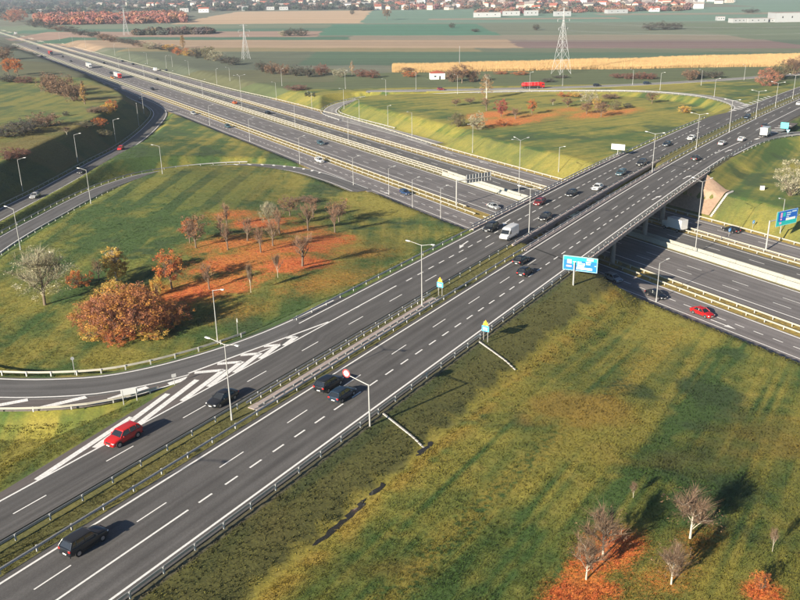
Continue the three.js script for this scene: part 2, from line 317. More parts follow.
// linear base colour of the ground at (x, z); cell = size of a texel in metres
function groundColor(x, z, c, cell) {
  const [s, o] = toM(x, z), [ws, wo] = toW(x, z);
  const n1 = fbm(x * 0.02 + 3, z * 0.02), n2 = fbm(x * 0.09, z * 0.09 + 9), n3 = vn(x * 0.55 + 7, z * 0.55), n4 = vn(x * 2.7, z * 2.7), n5 = vn(x * 7.9 + 2, z * 7.9), n6 = vn(x * 16.3, z * 16.3 + 8);
  if (z < -520 || (wo > 150 && z < -480)) return farField(x, z, c, n1, n2, n3);
  // turf: green to straw, streaked where the mower ran
  const along = o > -54 ? [MDX, MDZ] : wo > 150 ? [Math.sin(58 * DEG), -Math.cos(58 * DEG)] : [MOWX, MOWZ];
  const u = x * along[0] + z * along[1], q = -x * along[1] + z * along[0];
  const mow = vn(q * 0.34 + 11, u * 0.012), mow2 = vn(q * 1.3, u * 0.05 + 3), swath = Math.abs(((q / 4.6 + n2 * 0.35) % 2 + 2) % 2 - 1);
  let dry = 0.4 + (n1 - 0.5) * 1.7 + (n2 - 0.5) * 1.5 + (mow - 0.5) * 0.9 + (mow2 - 0.5) * 0.5 + (n3 - 0.5) * 0.35;
  if (o > -54 && wo < 118) dry += 0.12 + (mow - 0.5) * 0.7 + (mow2 - 0.5) * 0.5 + 0.2 * sm(wo, 40, 110) * sm(s, 60, 120); if (o < -84 && wo < 118) dry += -0.1 + 0.34 * sm(n2 + mow * 0.4, 0.45, 0.85); if (wo > 150) dry += 0.24;
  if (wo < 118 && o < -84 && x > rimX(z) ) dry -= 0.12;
  dry = clamp(dry, 0, 1);
  c[0] = mix(0.052, 0.255, dry); c[1] = mix(0.105, 0.225, dry); c[2] = mix(0.016, 0.033, dry);
  if (n2 < 0.36) lerpC(c, 0.034, 0.066, 0.016, sm(0.36 - n2, 0, 0.12) * 0.7);           // rank dark clumps
  if (n3 > 0.7) lerpC(c, 0.34, 0.27, 0.06, sm(n3, 0.7, 0.95) * 0.35 * dry);             // bleached tussocks
  const rust = fbm(x * 0.035 + 40, z * 0.05 + 12);
  if (o > -54 && wo < 110) lerpC(c, 0.29, 0.165, 0.024, sm(rust, 0.54, 0.74) * 0.55);       // russet sedge
  if (wo < 112 && o < -84 && x > rimX(z) + 4 && x < -28) { // swaths left by the mower inside the loop
    const e = sm(-z, 148, 175) * (1 - sm(-z, 262, 282)) * (1 - sm(x, -48, -34)) * sm(n1 + n3 * 0.25, 0.35, 0.5), d = sm(swath, 0.55, 0.66); lerpC(c, mix(0.2, 0.045, d), mix(0.215, 0.09, d), mix(0.032, 0.016, d), 0.62 * e);
  }
  if (x < rimX(z) - 4 && x > rimX(z) - 15 && wo < 116 && z < -200) lerpC(c, 0.04, 0.068, 0.018, 0.65);      // green grass in the cutting, its colour darkened to deepen the slope shade
  // slope below the upper road: coarse grass, its grazing-sun shade painted into the colour, with a yellow seam along the ditch
  if (o > -55 && o < -46 && wo < 112) { const e = sm(o, -55, -53.5) * (1 - sm(o + (n3 - 0.5) * 2.2, -48.6, -47)); lerpC(c, 0.075, 0.08, 0.024, 0.75 * e); }
  const seam = Math.exp(-Math.pow((o + 45.6 + (n2 - 0.5) * 2.5) / 1.3, 2)); if (wo < 112 && o > -54) lerpC(c, 0.32, 0.2, 0.026, seam * 0.55 * sm(n3, 0.15, 0.6));
  const seam2 = Math.exp(-Math.pow((o + 36 - 0.05 * (s - 60) + (n2 - 0.5) * 2) / 1.6, 2)); if (wo < 112 && o > -54) lerpC(c, 0.36, 0.25, 0.035, seam2 * 0.5 * sm(n4, 0.1, 0.6));
  // leaf litter
  for (const L of LITTER) {
    const dx = x - L[0], dz = z - L[1]; if (dx * dx + dz * dz > 900) continue;
    const a = (dx * 0.75 - dz * 0.66) / L[2], b = (dx * 0.66 + dz * 0.75) / L[3], d = Math.sqrt(a * a + b * b) + (n3 - 0.5) * 0.5 + (n4 - 0.5) * 0.35;
    const k = L[4] * sm(1.6 - d, 0, 1.5); if (k <= 0) continue;
    lerpC(c, 0.3, 0.19, 0.025, 0.5 * sm(k, 0, 0.5));
    const speck = sm(n5 * 0.5 + n6 * 0.3 + n4 * 0.2, 0.72 - 0.62 * k, 0.86 - 0.6 * k), f = 0.55 + 0.8 * n6 + 0.3 * (n5 - 0.5);
    lerpC(c, mix(0.62, 0.42, L[5]) * f, mix(0.15, 0.2, L[5]) * f * (0.8 + 0.5 * n4), mix(0.035, 0.028, L[5]) * f, speck * Math.min(1, k * 1.5));
  }
  // verges along the motorway: straw
  if (wo > 117 && wo < farEdge(ws) + 0.5) { lerpC(c, 0.3 * (0.7 + 0.6 * n4), 0.21 * (0.7 + 0.6 * n4), 0.05, 0.85); if (wo > 148 && wo < 154) lerpC(c, 0.12, 0.12, 0.06, 0.6); }
  if (wo >= farEdge(ws) && wo < farEdge(ws) + 9) lerpC(c, 0.22, 0.19, 0.045, 0.4);
  if (Math.abs(o + 68.4) < 2.6 && s > -40) { lerpC(c, 0.13, 0.115, 0.032, 0.8) }
  if (o > -54.5 && o < -53.2) lerpC(c, 0.1, 0.085, 0.06, 0.7);
  if (o > -54 && wo < 112) { const e = Math.hypot((x - 24) / 7.5, (z + 103) / 5.5) + (n2 - 0.5) * 1.2 + (n3 - 0.5) * 0.5; lerpC(c, 0.34, 0.2, 0.03, 0.6 * sm(1.25 - e, 0, 0.7)); }
  // left heath beyond the ramp
  if (wo < 117 && x < rimX(z) - 6 && z < -190) { lerpC(c, 0.1, 0.13, 0.034, 0.4); const e = fbm(x * 0.03 + 60, z * 0.03); lerpC(c, 0.2, 0.14, 0.04, 0.6 * sm(e, 0.56, 0.7));
    if (x < -205 && z < -395 && z > -450) lerpC(c, 0.24, 0.15, 0.09, 0.85 * sm(n2 - Math.hypot((x + 218) / 14, (z + 425) / 26) * 0.4, -0.05, 0.12)); }
  if (wo > 150 && z < -395 && x > 118 && x < 165) { const e = Math.min(Math.hypot((x - 137) / 7, (z + 318) / 3), 9); if (e < 1) lerpC(c, 0.05, 0.06, 0.06, 0.5); }
  // grain of blades and tufts
  const amp = cell < 0.3 ? 0.62 : 0.4, k = 1 - amp / 2 + amp * (0.4 * n4 + 0.35 * n5 + 0.25 * n6) ; const k2 = 0.82 + 0.36 * NT[((x * 9.7 | 0) * 131 + (z * 11.3 | 0) * 57) & 65535];
  c[0] *= k * k2 * 1.05; c[1] *= k * k2 * 1.05; c[2] *= k * k2 * 1.05;
  return c;
}
// farmland: long strips of winter crop, stubble, ploughland and meadow
const FIELDS = [ // z from, z to (where x = 0), x from, x to, colour
  [-572, -470, -900, 1200, [0.09, 0.115, 0.042]], [-600, -520, -420, -40, [0.11, 0.115, 0.05]],
  [-622, -572, 0, 340, [0.36, 0.24, 0.11]],
  [-745, -622, -70, 1200, [0.062, 0.12, 0.065]], [-770, -600, -900, -70, [0.1, 0.12, 0.072]],
  [-790, -745, -260, 70, [0.23, 0.19, 0.09]], [-790, -745, 70, 1200, [0.12, 0.14, 0.08]],
  [-905, -790, -400, 110, [0.36, 0.255, 0.165]], [-880, -790, 110, 340, [0.19, 0.125, 0.115]], [-905, -790, 340, 1400, [0.085, 0.125, 0.08]], [-905, -880, 110, 340, [0.2, 0.16, 0.13]],
  [-960, -905, -420, -50, [0.05, 0.13, 0.075]], [-985, -905, -50, 330, [0.24, 0.205, 0.145]],
  [-1080, -960, -480, -90, [0.33, 0.22, 0.165]], [-1150, -1080, -600, -90, [0.07, 0.15, 0.095]],
  [-1250, -985, -90, 110, [0.058, 0.18, 0.11]], [-1250, -985, 110, 330, [0.15, 0.175, 0.115]], [-1250, -905, 330, 1500, [0.13, 0.17, 0.1]],
  [-1290, -1250, -900, 1500, [0.16, 0.2, 0.14]], [-1290, -1150, -900, -90, [0.15, 0.19, 0.12]],
  [-1900, -1290, -350, -50, [0.5, 0.35, 0.22]], [-1900, -1290, -50, 2400, [0.13, 0.225, 0.16]], [-1440, -1390, 50, 330, [0.32, 0.25, 0.18]], [-1600, -1520, 330, 1200, [0.26, 0.24, 0.17]],
  [-6000, -1900, 700, 5000, [0.13, 0.225, 0.16]],
];
function farField(x, z, c, n1, n2, n3) {
  const wx = x + (n1 - 0.5) * 14, wz = z - x * 0.26 * sm(-z, 560, 700) + (n1 - 0.5) * 12;
  c[0] = 0.15; c[1] = 0.16; c[2] = 0.11;
  for (const F of FIELDS) if (wz > F[0] && wz < F[1] && wx > F[2] && wx < F[3]) { c[0] = F[4][0]; c[1] = F[4][1]; c[2] = F[4][2]; }
  const rows = vn(wz * 0.21, wx * 0.004 + 5), rows2 = vn(wz * 0.06 + 20, wx * 0.0016);
  const k = 0.72 + 0.26 * rows + 0.22 * rows2 + 0.12 * n3; c[0] *= k; c[1] *= k; c[2] *= k;
  const track = Math.abs(wz + 800 - (x - 150) * 0.32 + 26 * (vn(x * 0.01, 3) - 0.5)); if (x > 120 && x < 700 && track < 2.2) lerpC(c, 0.28, 0.23, 0.17, 0.6);
  if (x > 60 && x < 600) { const t2 = Math.abs(((z * 0.9 + x * 0.4) % 62 + 62) % 62 - 31); if (t2 < 1.1 && z > -880 && z < -590) lerpC(c, 0.17, 0.16, 0.11, 0.4); }
  return c;
}
function axis(parts) { const a = [parts[0][0]]; for (const [lo, hi, st] of parts) { const n = Math.max(1, Math.round(Math.abs(hi - lo) / Math.abs(st))); for (let i = 1; i <= n; i++) a.push(lo + (hi - lo) * i / n); } return a; }
const XS = axis([[-6000, -2700, 500], [-2700, -900, 90], [-900, -340, 16], [-340, -160, 3.2], [-160, 160, 1.15], [160, 340, 3.2], [340, 900, 16], [900, 2700, 90], [2700, 6000, 500]]);
const ZS = axis([[400, 0, 40], [0, -52, 6], [-52, -210, 1.0], [-210, -340, 1.4], [-340, -520, 2], [-520, -1000, 8], [-1000, -3600, 60], [-3600, -9000, 400]]);
const HG = XS.map(x => Float32Array.from(ZS, z => T(x, z)));
const grassBump = dataTex(512, 512, (u, v, c) => { const a = 0.5 * pn(u * 60, v * 60, 60, 60) + 0.3 * pn(u * 128, v * 128, 128, 128) + 0.35 * pn(u * 14, v * 14, 14, 14); c[0] = c[1] = c[2] = 255 * clamp(a, 0, 1); }, false);
function groundSheet(x0, x1, z0, z1, texW, texH) {
  const i0 = XS.findIndex(x => Math.abs(x - x0) < 1e-6), i1 = XS.findIndex(x => Math.abs(x - x1) < 1e-6), j0 = ZS.findIndex(z => Math.abs(z - z0) < 1e-6), j1 = ZS.findIndex(z => Math.abs(z - z1) < 1e-6);
  const pos = [], uv = [], idx = [], vc = [], w = i1 - i0 + 1, c = [0, 0, 0];
  for (let j = j0; j <= j1; j++) for (let i = i0; i <= i1; i++) {
    pos.push(XS[i], HG[i][j], ZS[j]); uv.push((XS[i] - x0) / (x1 - x0), (ZS[j] - z0) / (z1 - z0));
    if (!texW) { groundColor(XS[i], ZS[j], c, 9); vc.push(...c); }
    if (j > j0 && i > i0) { const k = (j - j0) * w + (i - i0); idx.push(k - w - 1, k - 1, k, k - w - 1, k, k - w); }
  }
  for (let t = 0; t < idx.length; t += 3) { const q = idx[t + 1]; idx[t + 1] = idx[t + 2]; idx[t + 2] = q; }
  const g = geom(pos, idx, uv); if (g.attributes.normal.getY(0) < 0) { for (let t = 0; t < idx.length; t += 3) { const q = idx[t + 1]; idx[t + 1] = idx[t + 2]; idx[t + 2] = q; } g.setIndex(idx); g.computeVertexNormals(); }
  let m;
  if (texW) {
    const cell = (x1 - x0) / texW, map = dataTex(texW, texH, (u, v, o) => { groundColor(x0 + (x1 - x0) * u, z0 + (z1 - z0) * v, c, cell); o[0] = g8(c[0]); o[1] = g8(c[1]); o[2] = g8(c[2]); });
    map.wrapS = map.wrapT = THREE.ClampToEdgeWrapping;
    const b = grassBump.clone(); b.repeat.set(Math.abs(x1 - x0) / 16, Math.abs(z1 - z0) / 16); b.needsUpdate = true;
    m = new THREE.MeshStandardMaterial({ map, roughness: 1, bumpMap: b, bumpScale: cell < 0.3 ? 0.03 : 0.05 });
  } else { g.setAttribute('color', new THREE.Float32BufferAttribute(vc, 3)); m = new THREE.MeshStandardMaterial({ vertexColors: true, roughness: 1 }); }
  return struct('ground', g, m);
}
groundSheet(-160, 160, -52, -210, 2048, 2048);
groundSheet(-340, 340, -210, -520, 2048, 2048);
groundSheet(-2700, 2700, -520, -3600, 2048, 2048);
groundSheet(-6000, 6000, 400, -52, 0, 0);
groundSheet(-6000, -160, -52, -210, 0, 0); groundSheet(160, 6000, -52, -210, 0, 0);
groundSheet(-6000, -340, -210, -520, 0, 0); groundSheet(340, 6000, -210, -520, 0, 0);
groundSheet(-6000, -2700, -520, -3600, 0, 0); groundSheet(2700, 6000, -520, -3600, 0, 0);
groundSheet(-6000, 6000, -3600, -9000, 0, 0);

// ---------------------------------------------------------------- tufts of grass on the nearer turf
{
  const r = rng(404), pos = []; for (let k = 0; k < 9; k++) { const x = (r() - 0.5) * 0.5, z = (r() - 0.5) * 0.5, h = 0.028 + r() * 0.038, a = r() * 6.28, w = 0.026 + 0.022 * r(), lx = (r() - 0.5) * 0.3, lz = (r() - 0.5) * 0.3; pos.push(x - Math.cos(a) * w, -0.03, z - Math.sin(a) * w, x + Math.cos(a) * w, -0.03, z + Math.sin(a) * w, x + lx, h, z + lz); }
  const g = geom(pos, [...Array(pos.length / 3).keys()]), up = g.attributes.normal; for (let i = 0; i < up.count; i++) { if (up.getY(i) < 0) up.setXYZ(i, -up.getX(i), -up.getY(i), -up.getZ(i)); const v = new THREE.Vector3(up.getX(i), up.getY(i) + 2.2, up.getZ(i)).normalize(); up.setXYZ(i, v.x, v.y, v.z); }
  const N = 260000, im = new THREE.InstancedMesh(g, std([1, 1, 1], 1), N), m = new THREE.Matrix4(), q = new THREE.Quaternion(), P = new THREE.Vector3(), S = new THREE.Vector3(), Y = new THREE.Vector3(0, 1, 0), c = new THREE.Color(), k = [0, 0, 0]; let n = 0, tries = 0;
  while (n < N && tries++ < 3e6) {
    const z = -54 - 290 * Math.pow(r(), 1.25), x = (r() - 0.5) * 1.3 * -z; const [s, o] = toM(x, z), wo = toW(x, z)[1];
    if ((o > (s < 74 ? -83 + 0.1 * (74 - s) : -83.3) && o < -53.4 && !(o > -70 && o < -66.9 && (s < 71 || s > 120) && wo < AB0)) || wo > 117.5) continue;
    if (o < -77 && s < 110 && distPath(LOOP, x, z)[0] < 7.2 && o > -100) continue; if (o < -77 && distPath(LOOP, x, z)[0] < 4.2) continue;
    if (o > -53.5 && o < -47.4 && r() < 0.65) continue;
    const big = vn(x * 0.4, z * 0.4) > 0.62 ? 1.5 : 1, e = (0.6 + 0.8 * r()) * big; groundColor(x, z, k, 0.1);
    q.setFromAxisAngle(Y, r() * 6.283); m.compose(P.set(x, T(x, z), z), q, S.set(0.8 + 0.5 * r(), e, 0.8 + 0.5 * r())); im.setMatrixAt(n, m); im.setColorAt(n, c.setRGB(k[0] * 1.3, k[1] * 1.3, k[2] * 1.3)); n++;
  }
  im.count = n; im.name = 'grass'; im.userData = { kind: 'stuff', label: 'uneven tufts of mown autumn grass on the nearer slopes', category: 'grass' }; im.castShadow = im.receiveShadow = true; scene.add(im);
}
// standing water in the roadside ditch
{
  const mWater = new THREE.MeshPhysicalMaterial({ color: new THREE.Color().setRGB(0.018, 0.018, 0.014), roughness: 0.12, clearcoat: 0.6 });
  for (const [s0, s1, w] of [[57.2, 66.4, 0.95], [67.2, 70.2, 0.5], [77.4, 81.2, 0.7]]) {
    const n = 26, pos = [], idx = []; let y = 1e9; for (let s = s0; s <= s1; s += 0.5) { const p = mp(s, -47.35); y = Math.min(y, T(p[0], p[1])); } 
    const c = mp((s0 + s1) / 2, -47.35); pos.push(c[0], T(...c) + 0.1, c[1]);
    for (let k = 0; k < n; k++) { const a = k / n * 6.2832, q = 0.82 + 0.36 * vn(k * 0.7 + s0, 3), p = mp((s0 + s1) / 2 + Math.cos(a) * (s1 - s0) / 2 * q, -47.35 + Math.sin(a) * w * q), e = mp(clamp((s0 + s1) / 2 + Math.cos(a) * (s1 - s0) / 2 * q, s0, s1), -47.35); pos.push(p[0], T(e[0], e[1]) + 0.1, p[1]); idx.push(0, 1 + (k + 1) % n, 1 + k); }
    const g = geom(pos, idx); if (g.attributes.normal.getY(0) < 0) { for (let t = 0; t < idx.length; t += 3) { const q = idx[t + 1]; idx[t + 1] = idx[t + 2]; idx[t + 2] = q; } g.setIndex(idx); g.computeVertexNormals(); }
    struct('puddle', g, mWater);
  }
}
// ---------------------------------------------------------------- overpass
const KA = MDX * WNX + MDZ * WNZ, KB = MNX * WNX + MNZ * WNZ;
const onDeck = lift => (w, o) => { const [x, z] = mp((w - KB * o) / KA, o); return [x, lift, z]; };     // w = motorway o
function slab(f, o0, o1, s0, s1, step, y0, y1) {      // closed box-like strip between heights y0 and y1 (added to f's height)
  const n = Math.max(1, Math.ceil((s1 - s0) / step)), pos = [], idx = [], uv = [];
  for (let i = 0; i <= n; i++) {
    const s = s0 + (s1 - s0) * i / n, a = f(s, o0), b = f(s, o1);
    pos.push(a[0], a[1] + y1, a[2], b[0], b[1] + y1, b[2], b[0], b[1] + y0, b[2], a[0], a[1] + y0, a[2]); for (let k = 0; k < 4; k++) uv.push(k * 0.5, s / 4);
    if (i) { const k = i * 4, p = k - 4; for (let e = 0; e < 4; e++) { const e2 = (e + 1) % 4; idx.push(p + e, p + e2, k + e2, p + e, k + e2, k + e); } }
  }
  idx.push(0, 2, 1, 0, 3, 2); const e = n * 4; idx.push(e, e + 1, e + 2, e, e + 2, e + 3);
  const g = geom(pos, idx, uv).toNonIndexed(); g.computeVertexNormals(); return g;
}
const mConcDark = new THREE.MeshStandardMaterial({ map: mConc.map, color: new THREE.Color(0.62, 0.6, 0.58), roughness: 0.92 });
for (const [o0, o1, inner, label] of [[-66.95, -53.1, -66.95, 'concrete overpass deck nearer the camera, carrying the lanes that lead away'], [-83.7, -69.85, -69.85, 'concrete overpass deck on the far side, carrying the lanes that come nearer']]) {
  const t = thing('overpass_bridge', label, 'bridge', null, 0, 'twin overpass decks'), f = onDeck(0);
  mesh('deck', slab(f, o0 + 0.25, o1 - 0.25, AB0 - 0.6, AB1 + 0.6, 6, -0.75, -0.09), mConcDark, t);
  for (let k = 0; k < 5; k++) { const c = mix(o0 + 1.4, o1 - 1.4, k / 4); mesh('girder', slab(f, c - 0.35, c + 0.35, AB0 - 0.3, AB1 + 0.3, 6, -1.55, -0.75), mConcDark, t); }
  for (const [a, b] of [[o0, o0 + (inner === o0 ? 0.75 : 1.25)], [o1 - (inner === o1 ? 0.75 : 1.2), o1]]) mesh('edge_beam', slab(f, a, b, AB0 - 3, AB1 + 3, 6, -0.55, 0.17), mKerb, t);
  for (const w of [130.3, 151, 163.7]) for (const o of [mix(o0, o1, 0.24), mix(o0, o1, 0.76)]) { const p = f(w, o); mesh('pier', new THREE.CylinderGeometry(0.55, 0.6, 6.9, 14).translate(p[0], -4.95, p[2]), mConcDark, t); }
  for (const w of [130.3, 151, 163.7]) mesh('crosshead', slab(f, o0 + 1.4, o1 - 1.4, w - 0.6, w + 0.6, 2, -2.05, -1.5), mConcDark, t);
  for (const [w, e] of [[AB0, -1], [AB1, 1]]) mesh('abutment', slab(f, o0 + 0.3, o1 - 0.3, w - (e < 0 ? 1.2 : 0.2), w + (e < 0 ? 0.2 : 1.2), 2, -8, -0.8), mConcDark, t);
  for (const w of [AB0 - 0.7, AB1 + 0.7]) mesh('expansion_joint', slab(onDeck(0.006), o0 + 0.8, o1 - 0.8, w - 0.25, w + 0.25, 2, -0.05, 0.004), std(0.03, 0.8), t);
}
{ // sloping concrete paving under the far end, and its steps
  const pos = [], idx = [], uv = [], A = 14, B = 22;
  for (let i = 0; i <= A; i++) for (let j = 0; j <= B; j++) {
    const w = mix(177.6, 189.4, i / A), o = mix(-60, -47.6 + 2 * i / A, j / B), p = onDeck(0)(w, o); pos.push(p[0], T(p[0], p[2]) + 0.3, p[2]); uv.push(w / 3, o / 3);
    if (i && j) { const k = i * (B + 1) + j; idx.push(k - B - 2, k - 1, k, k - B - 2, k, k - B - 1); }
  }
  let g = geom(pos, idx, uv); if (g.attributes.normal.getY(5) < 0) { for (let t = 0; t < idx.length; t += 3) { const q = idx[t + 1]; idx[t + 1] = idx[t + 2]; idx[t + 2] = q; } g.setIndex(idx); g.computeVertexNormals(); }
  const m = new THREE.MeshStandardMaterial({ map: mConc.map, color: new THREE.Color(0.86, 0.62, 0.46), roughness: 0.95 });
  const t = thing('slope_paving', 'brown concrete slope paving beside the far end of the overpass', 'paving');
  mesh('paving_slab', g, m, t);
  const st = []; for (let k = 0; k < 22; k++) { const w = mix(178, 189.5, k / 21), p = onDeck(0)(w, -46.9 + 2 * k / 21); st.push(bx(0.55, 0.3, 1.1).rotateY(-TH).translate(p[0], T(p[0], p[2]) + 0.1, p[2])); }
  mesh('steps', merge(st), mConc, t);
}
struct('median_paving', slab(onMain(0), -69.3, -67.5, 72, 119, 6, -0.1, 0.02), mKerb);

// ---------------------------------------------------------------- guard rails
const BEAM = [[0, 0.43], [0.075, 0.48], [0.075, 0.53], [0.02, 0.58], [0.02, 0.61], [0.075, 0.66], [0.075, 0.71], [0, 0.76], [-0.03, 0.74], [-0.03, 0.45]];
const postGeo = bx(0.11, 0.74, 0.16, 0, 0.37, 0);
const mPost = std([0.52, 0.52, 0.5], 0.6, 0.2);
function beamGeo(f, o, s0, s1, step, flip, prof = BEAM) {
  const n = Math.max(1, Math.ceil((s1 - s0) / step)), P = prof.length, pos = [], idx = [], uv = [];
  for (let i = 0; i <= n; i++) {
    const s = s0 + (s1 - s0) * i / n, O = typeof o === 'function' ? o(s) : o;
    for (const [a, h] of prof) { const p = f(s, O + flip * a); pos.push(p[0], p[1] + h, p[2]); uv.push(h, s / 4); }
    if (i) for (let e = 0; e < P; e++) { const e2 = (e + 1) % P, k = i * P, q = k - P; idx.push(q + e, q + e2, k + e2, q + e, k + e2, k + e); }
  }
  const g = geom(pos, idx, uv).toNonIndexed(); g.computeVertexNormals(); return g;
}
function rail(label, f, o, s0, s1, flip, o2 = {}) {
  const t = thing('guard_rail', label, 'guard rail', null, 0, o2.group || 'guard rails'), gap = o2.gap || 4, O = typeof o === 'function' ? o : () => o;
  mesh('beam', beamGeo(f, o, s0, s1, o2.step || 8, flip), o2.mat || mSteel, t);
  const far = o2.postsTo || s1, rest = []; let n = 0;
  for (let s = s0 + 1; s < s1; s += gap) {
    const p = f(s, O(s) - flip * 0.09), q = f(s + 0.5, O(s + 0.5) - flip * 0.09), a = Math.atan2(q[0] - p[0], q[2] - p[2]);
    if (s < far && n < 290) { const m = mesh('post', postGeo, mPost, t); m.position.set(...p); m.rotation.y = a; n++; }
    else if (rest.length < 120) rest.push(postGeo.clone().rotateY(a).translate(...p));
  }
  if (rest.length) mesh('far_posts', merge(rest), mPost, t).userData.kind = 'stuff';
  return t;
}
const fM = onMain(0), fW = onWay(-0.05);
rail('steel guard rail along the field side of the upper road', fM, -53.85, -30, 296, -1, { postsTo: 260 });
rail('steel guard rail on the right edge of the upper road median', fM, -66.75, -30, 520, 1, { postsTo: 330 });
rail('steel guard rail on the left edge of the upper road median', fM, -70.25, -30, 520, -1, { postsTo: 330 });
rail('steel guard rail on the outer left edge of the upper road', fM, -82.75, 98, 345, 1, { postsTo: 300 });
rail('second guard rail on the right of the paved median strip', fM, -67.45, 72, 119, -1, { gap: 2 }); rail('second guard rail on the left of the paved median strip', fM, -69.55, 72, 119, 1, { gap: 2 });
rail('thin outer handrail of the overpass deck near the field', (w, o) => onDeck(0.17)(w, o), -53.3, AB0 - 3, AB1 + 3, -1, { gap: 2.5, group: 'overpass handrails' });
rail('thin outer handrail of the overpass deck on the far left', (w, o) => onDeck(0.17)(w, o), -83.45, AB0 - 3, AB1 + 3, 1, { gap: 2.5, group: 'overpass handrails' });
const mw = { mat: mRailCream, step: 60, postsTo: 420, group: 'motorway guard rails' };
rail('cream guard rail on the near side of the straw verge by the near motorway lanes', fW, 129.0, 42, 178.5, -1, mw); rail('cream guard rail on the near straw verge left of the overpass', fW, 129.0, 182, 1500, -1, mw);
rail('cream guard rail on the far side of the near straw verge right of the overpass', fW, 131.5, 42, 178, 1, mw); rail('cream guard rail on the far side of the near straw verge left of the overpass', fW, 131.5, 190, 1500, 1, mw);
rail('cream guard rail on the motorway centre, side toward the camera', fW, 149.3, 226, 1700, -1, mw);
rail('cream guard rail in the middle of the motorway centre', fW, 151.2, 226, 1700, 1, mw);
rail('cream guard rail on the motorway centre, side away from the camera', fW, 153.1, 226, 1700, 1, mw);
rail('cream guard rail nearer edge of the far motorway verge', fW, 162.5, 42, 1700, -1, mw);
rail('cream guard rail farther edge of the far motorway verge', fW, 165.0, 42, 1700, 1, mw);
rail('cream guard rail at the foot of the far motorway slope', fW, s => farEdge(s) - 0.9, 42, 1500, 1, { ...mw, step: 10 });
{
  const f = pathFn(LOOP, -0.05), L = f.length_;
  rail('white guard rail curving along the loop ramp below the rust bushes', f, 4.0, 22, 92, 1, { mat: mRailCream, step: 2.5, gap: 4 });
  rail('guard rail on the inner side of the distant loop ramp curve', f, 4.1, 112, L - 70, 1, { step: 2.5, gap: 4 });
  rail('guard rail on the outer side of the distant loop ramp curve', f, -4.1, 112, L - 62, -1, { step: 2.5, gap: 4 });
  rail('white guard rail beside the striped gore of the loop ramp', pathFn(LOOP, -0.05), s => -3.9 - 3 * sm(s, 28, 52), 40, 92, -1, { mat: mRailCream, step: 2.5, gap: 4 });
  const r = pathFn(RAMP, -0.05); rail('guard rail on the right of the ramp in the dark cutting', r, -4.4, 30, r.length_ - 60, -1, { step: 3, gap: 4 });
  const q = pathFn(FLOOP, -0.05); rail('guard rail inside the far loop ramp', q, 4.4, 40, q.length_ - 30, 1, { step: 3, gap: 4 }); rail('guard rail outside the far loop ramp', q, -4.4, 75, 200, -1, { step: 3, gap: 4 });
  const e = pathFn(EXITR, -0.05); rail('guard rail on the field side of the exit at the far right', e, 3.9, 8, 110, 1, { step: 3, gap: 4 });
}
// concrete barriers in the motorway centre
const NJ = [[-0.42, 0], [-0.42, 0.08], [-0.2, 0.34], [-0.13, 1.12], [0.13, 1.12], [0.2, 0.34], [0.42, 0.08], [0.42, 0]];
const mBarrier = new THREE.MeshStandardMaterial({ map: mConc.map, color: new THREE.Color(0.78, 0.82, 0.78), roughness: 0.85 });
for (const [o, label] of [[149.7, 'pale concrete barrier nearer row of the motorway centre'], [151.9, 'pale concrete barrier farther row of the motorway centre']]) {
  const t = thing('concrete_barrier', label, 'barrier', null, 0, 'concrete centre barriers');
  for (let s = 44; s < 226; s += 6) mesh('barrier_block', beamGeo(fW, o, s, s + 5.95, 6, 1, NJ), mBarrier, t);
}
// ---------------------------------------------------------------- street lamps
const mPole = std([0.42, 0.42, 0.41], 0.55, 0.2), mLampHead = std([0.62, 0.63, 0.62], 0.45, 0.2), mLens = std([0.7, 0.7, 0.66], 0.2);
const headGeo = (() => { const g = new RoundedBoxGeometry(0.78, 0.16, 0.3, 2, 0.06); const p = g.attributes.position; for (let i = 0; i < p.count; i++) { const t = p.getX(i) / 0.78 + 0.5; p.setZ(i, p.getZ(i) * (0.65 + 0.4 * t)); } g.computeVertexNormals(); return g; })();
const lensGeo = bx(0.42, 0.04, 0.2, 0.08, -0.085, 0);
const lampProto = {};
function lamp(label, x, y, z, h, dirs, reach, group) {   // dirs: headings of the arms
  const t = thing('street_lamp', label, 'street lamp', [x, y, z], 0, group);
  mesh('pole', merge([bar([0, 0, 0], [0, h, 0], 0.105, 0.055, 8), bar([0, 0, 0], [0, 0.9, 0], 0.14, 0.13, 8)]), mPole, t);
  for (const a of dirs) {
    const dx = Math.sin(a), dz = -Math.cos(a), up = 0.42;
    mesh('arm', bar([0, h - 0.1, 0], [dx * reach, h + up, dz * reach], 0.05, 0.04, 6), mPole, t);
    const hd = mesh('lamp_head', headGeo, mLampHead, t); hd.position.set(dx * (reach + 0.3), h + up + 0.03, dz * (reach + 0.3)); hd.rotation.set(0, Math.PI / 2 - a, 0.12);
    mesh('lens', lensGeo, mLens, hd);
  }
  return t;
}
const ordinal = ['first', 'second', 'third', 'fourth', 'fifth', 'sixth', 'seventh', 'eighth', 'ninth', 'tenth', 'eleventh', 'twelfth', 'thirteenth', 'fourteenth', 'fifteenth', 'sixteenth', 'seventeenth', 'eighteenth', 'nineteenth', 'twentieth', 'twenty-first', 'twenty-second', 'twenty-third', 'twenty-fourth', 'twenty-fifth', 'twenty-sixth', 'twenty-seventh', 'twenty-eighth', 'twenty-ninth', 'thirtieth', 'thirty-first', 'thirty-second', 'thirty-third'];
const RIGHT = TH + Math.PI / 2, LEFT = TH - Math.PI / 2, WR = TW + Math.PI / 2, WL = TW - Math.PI / 2;
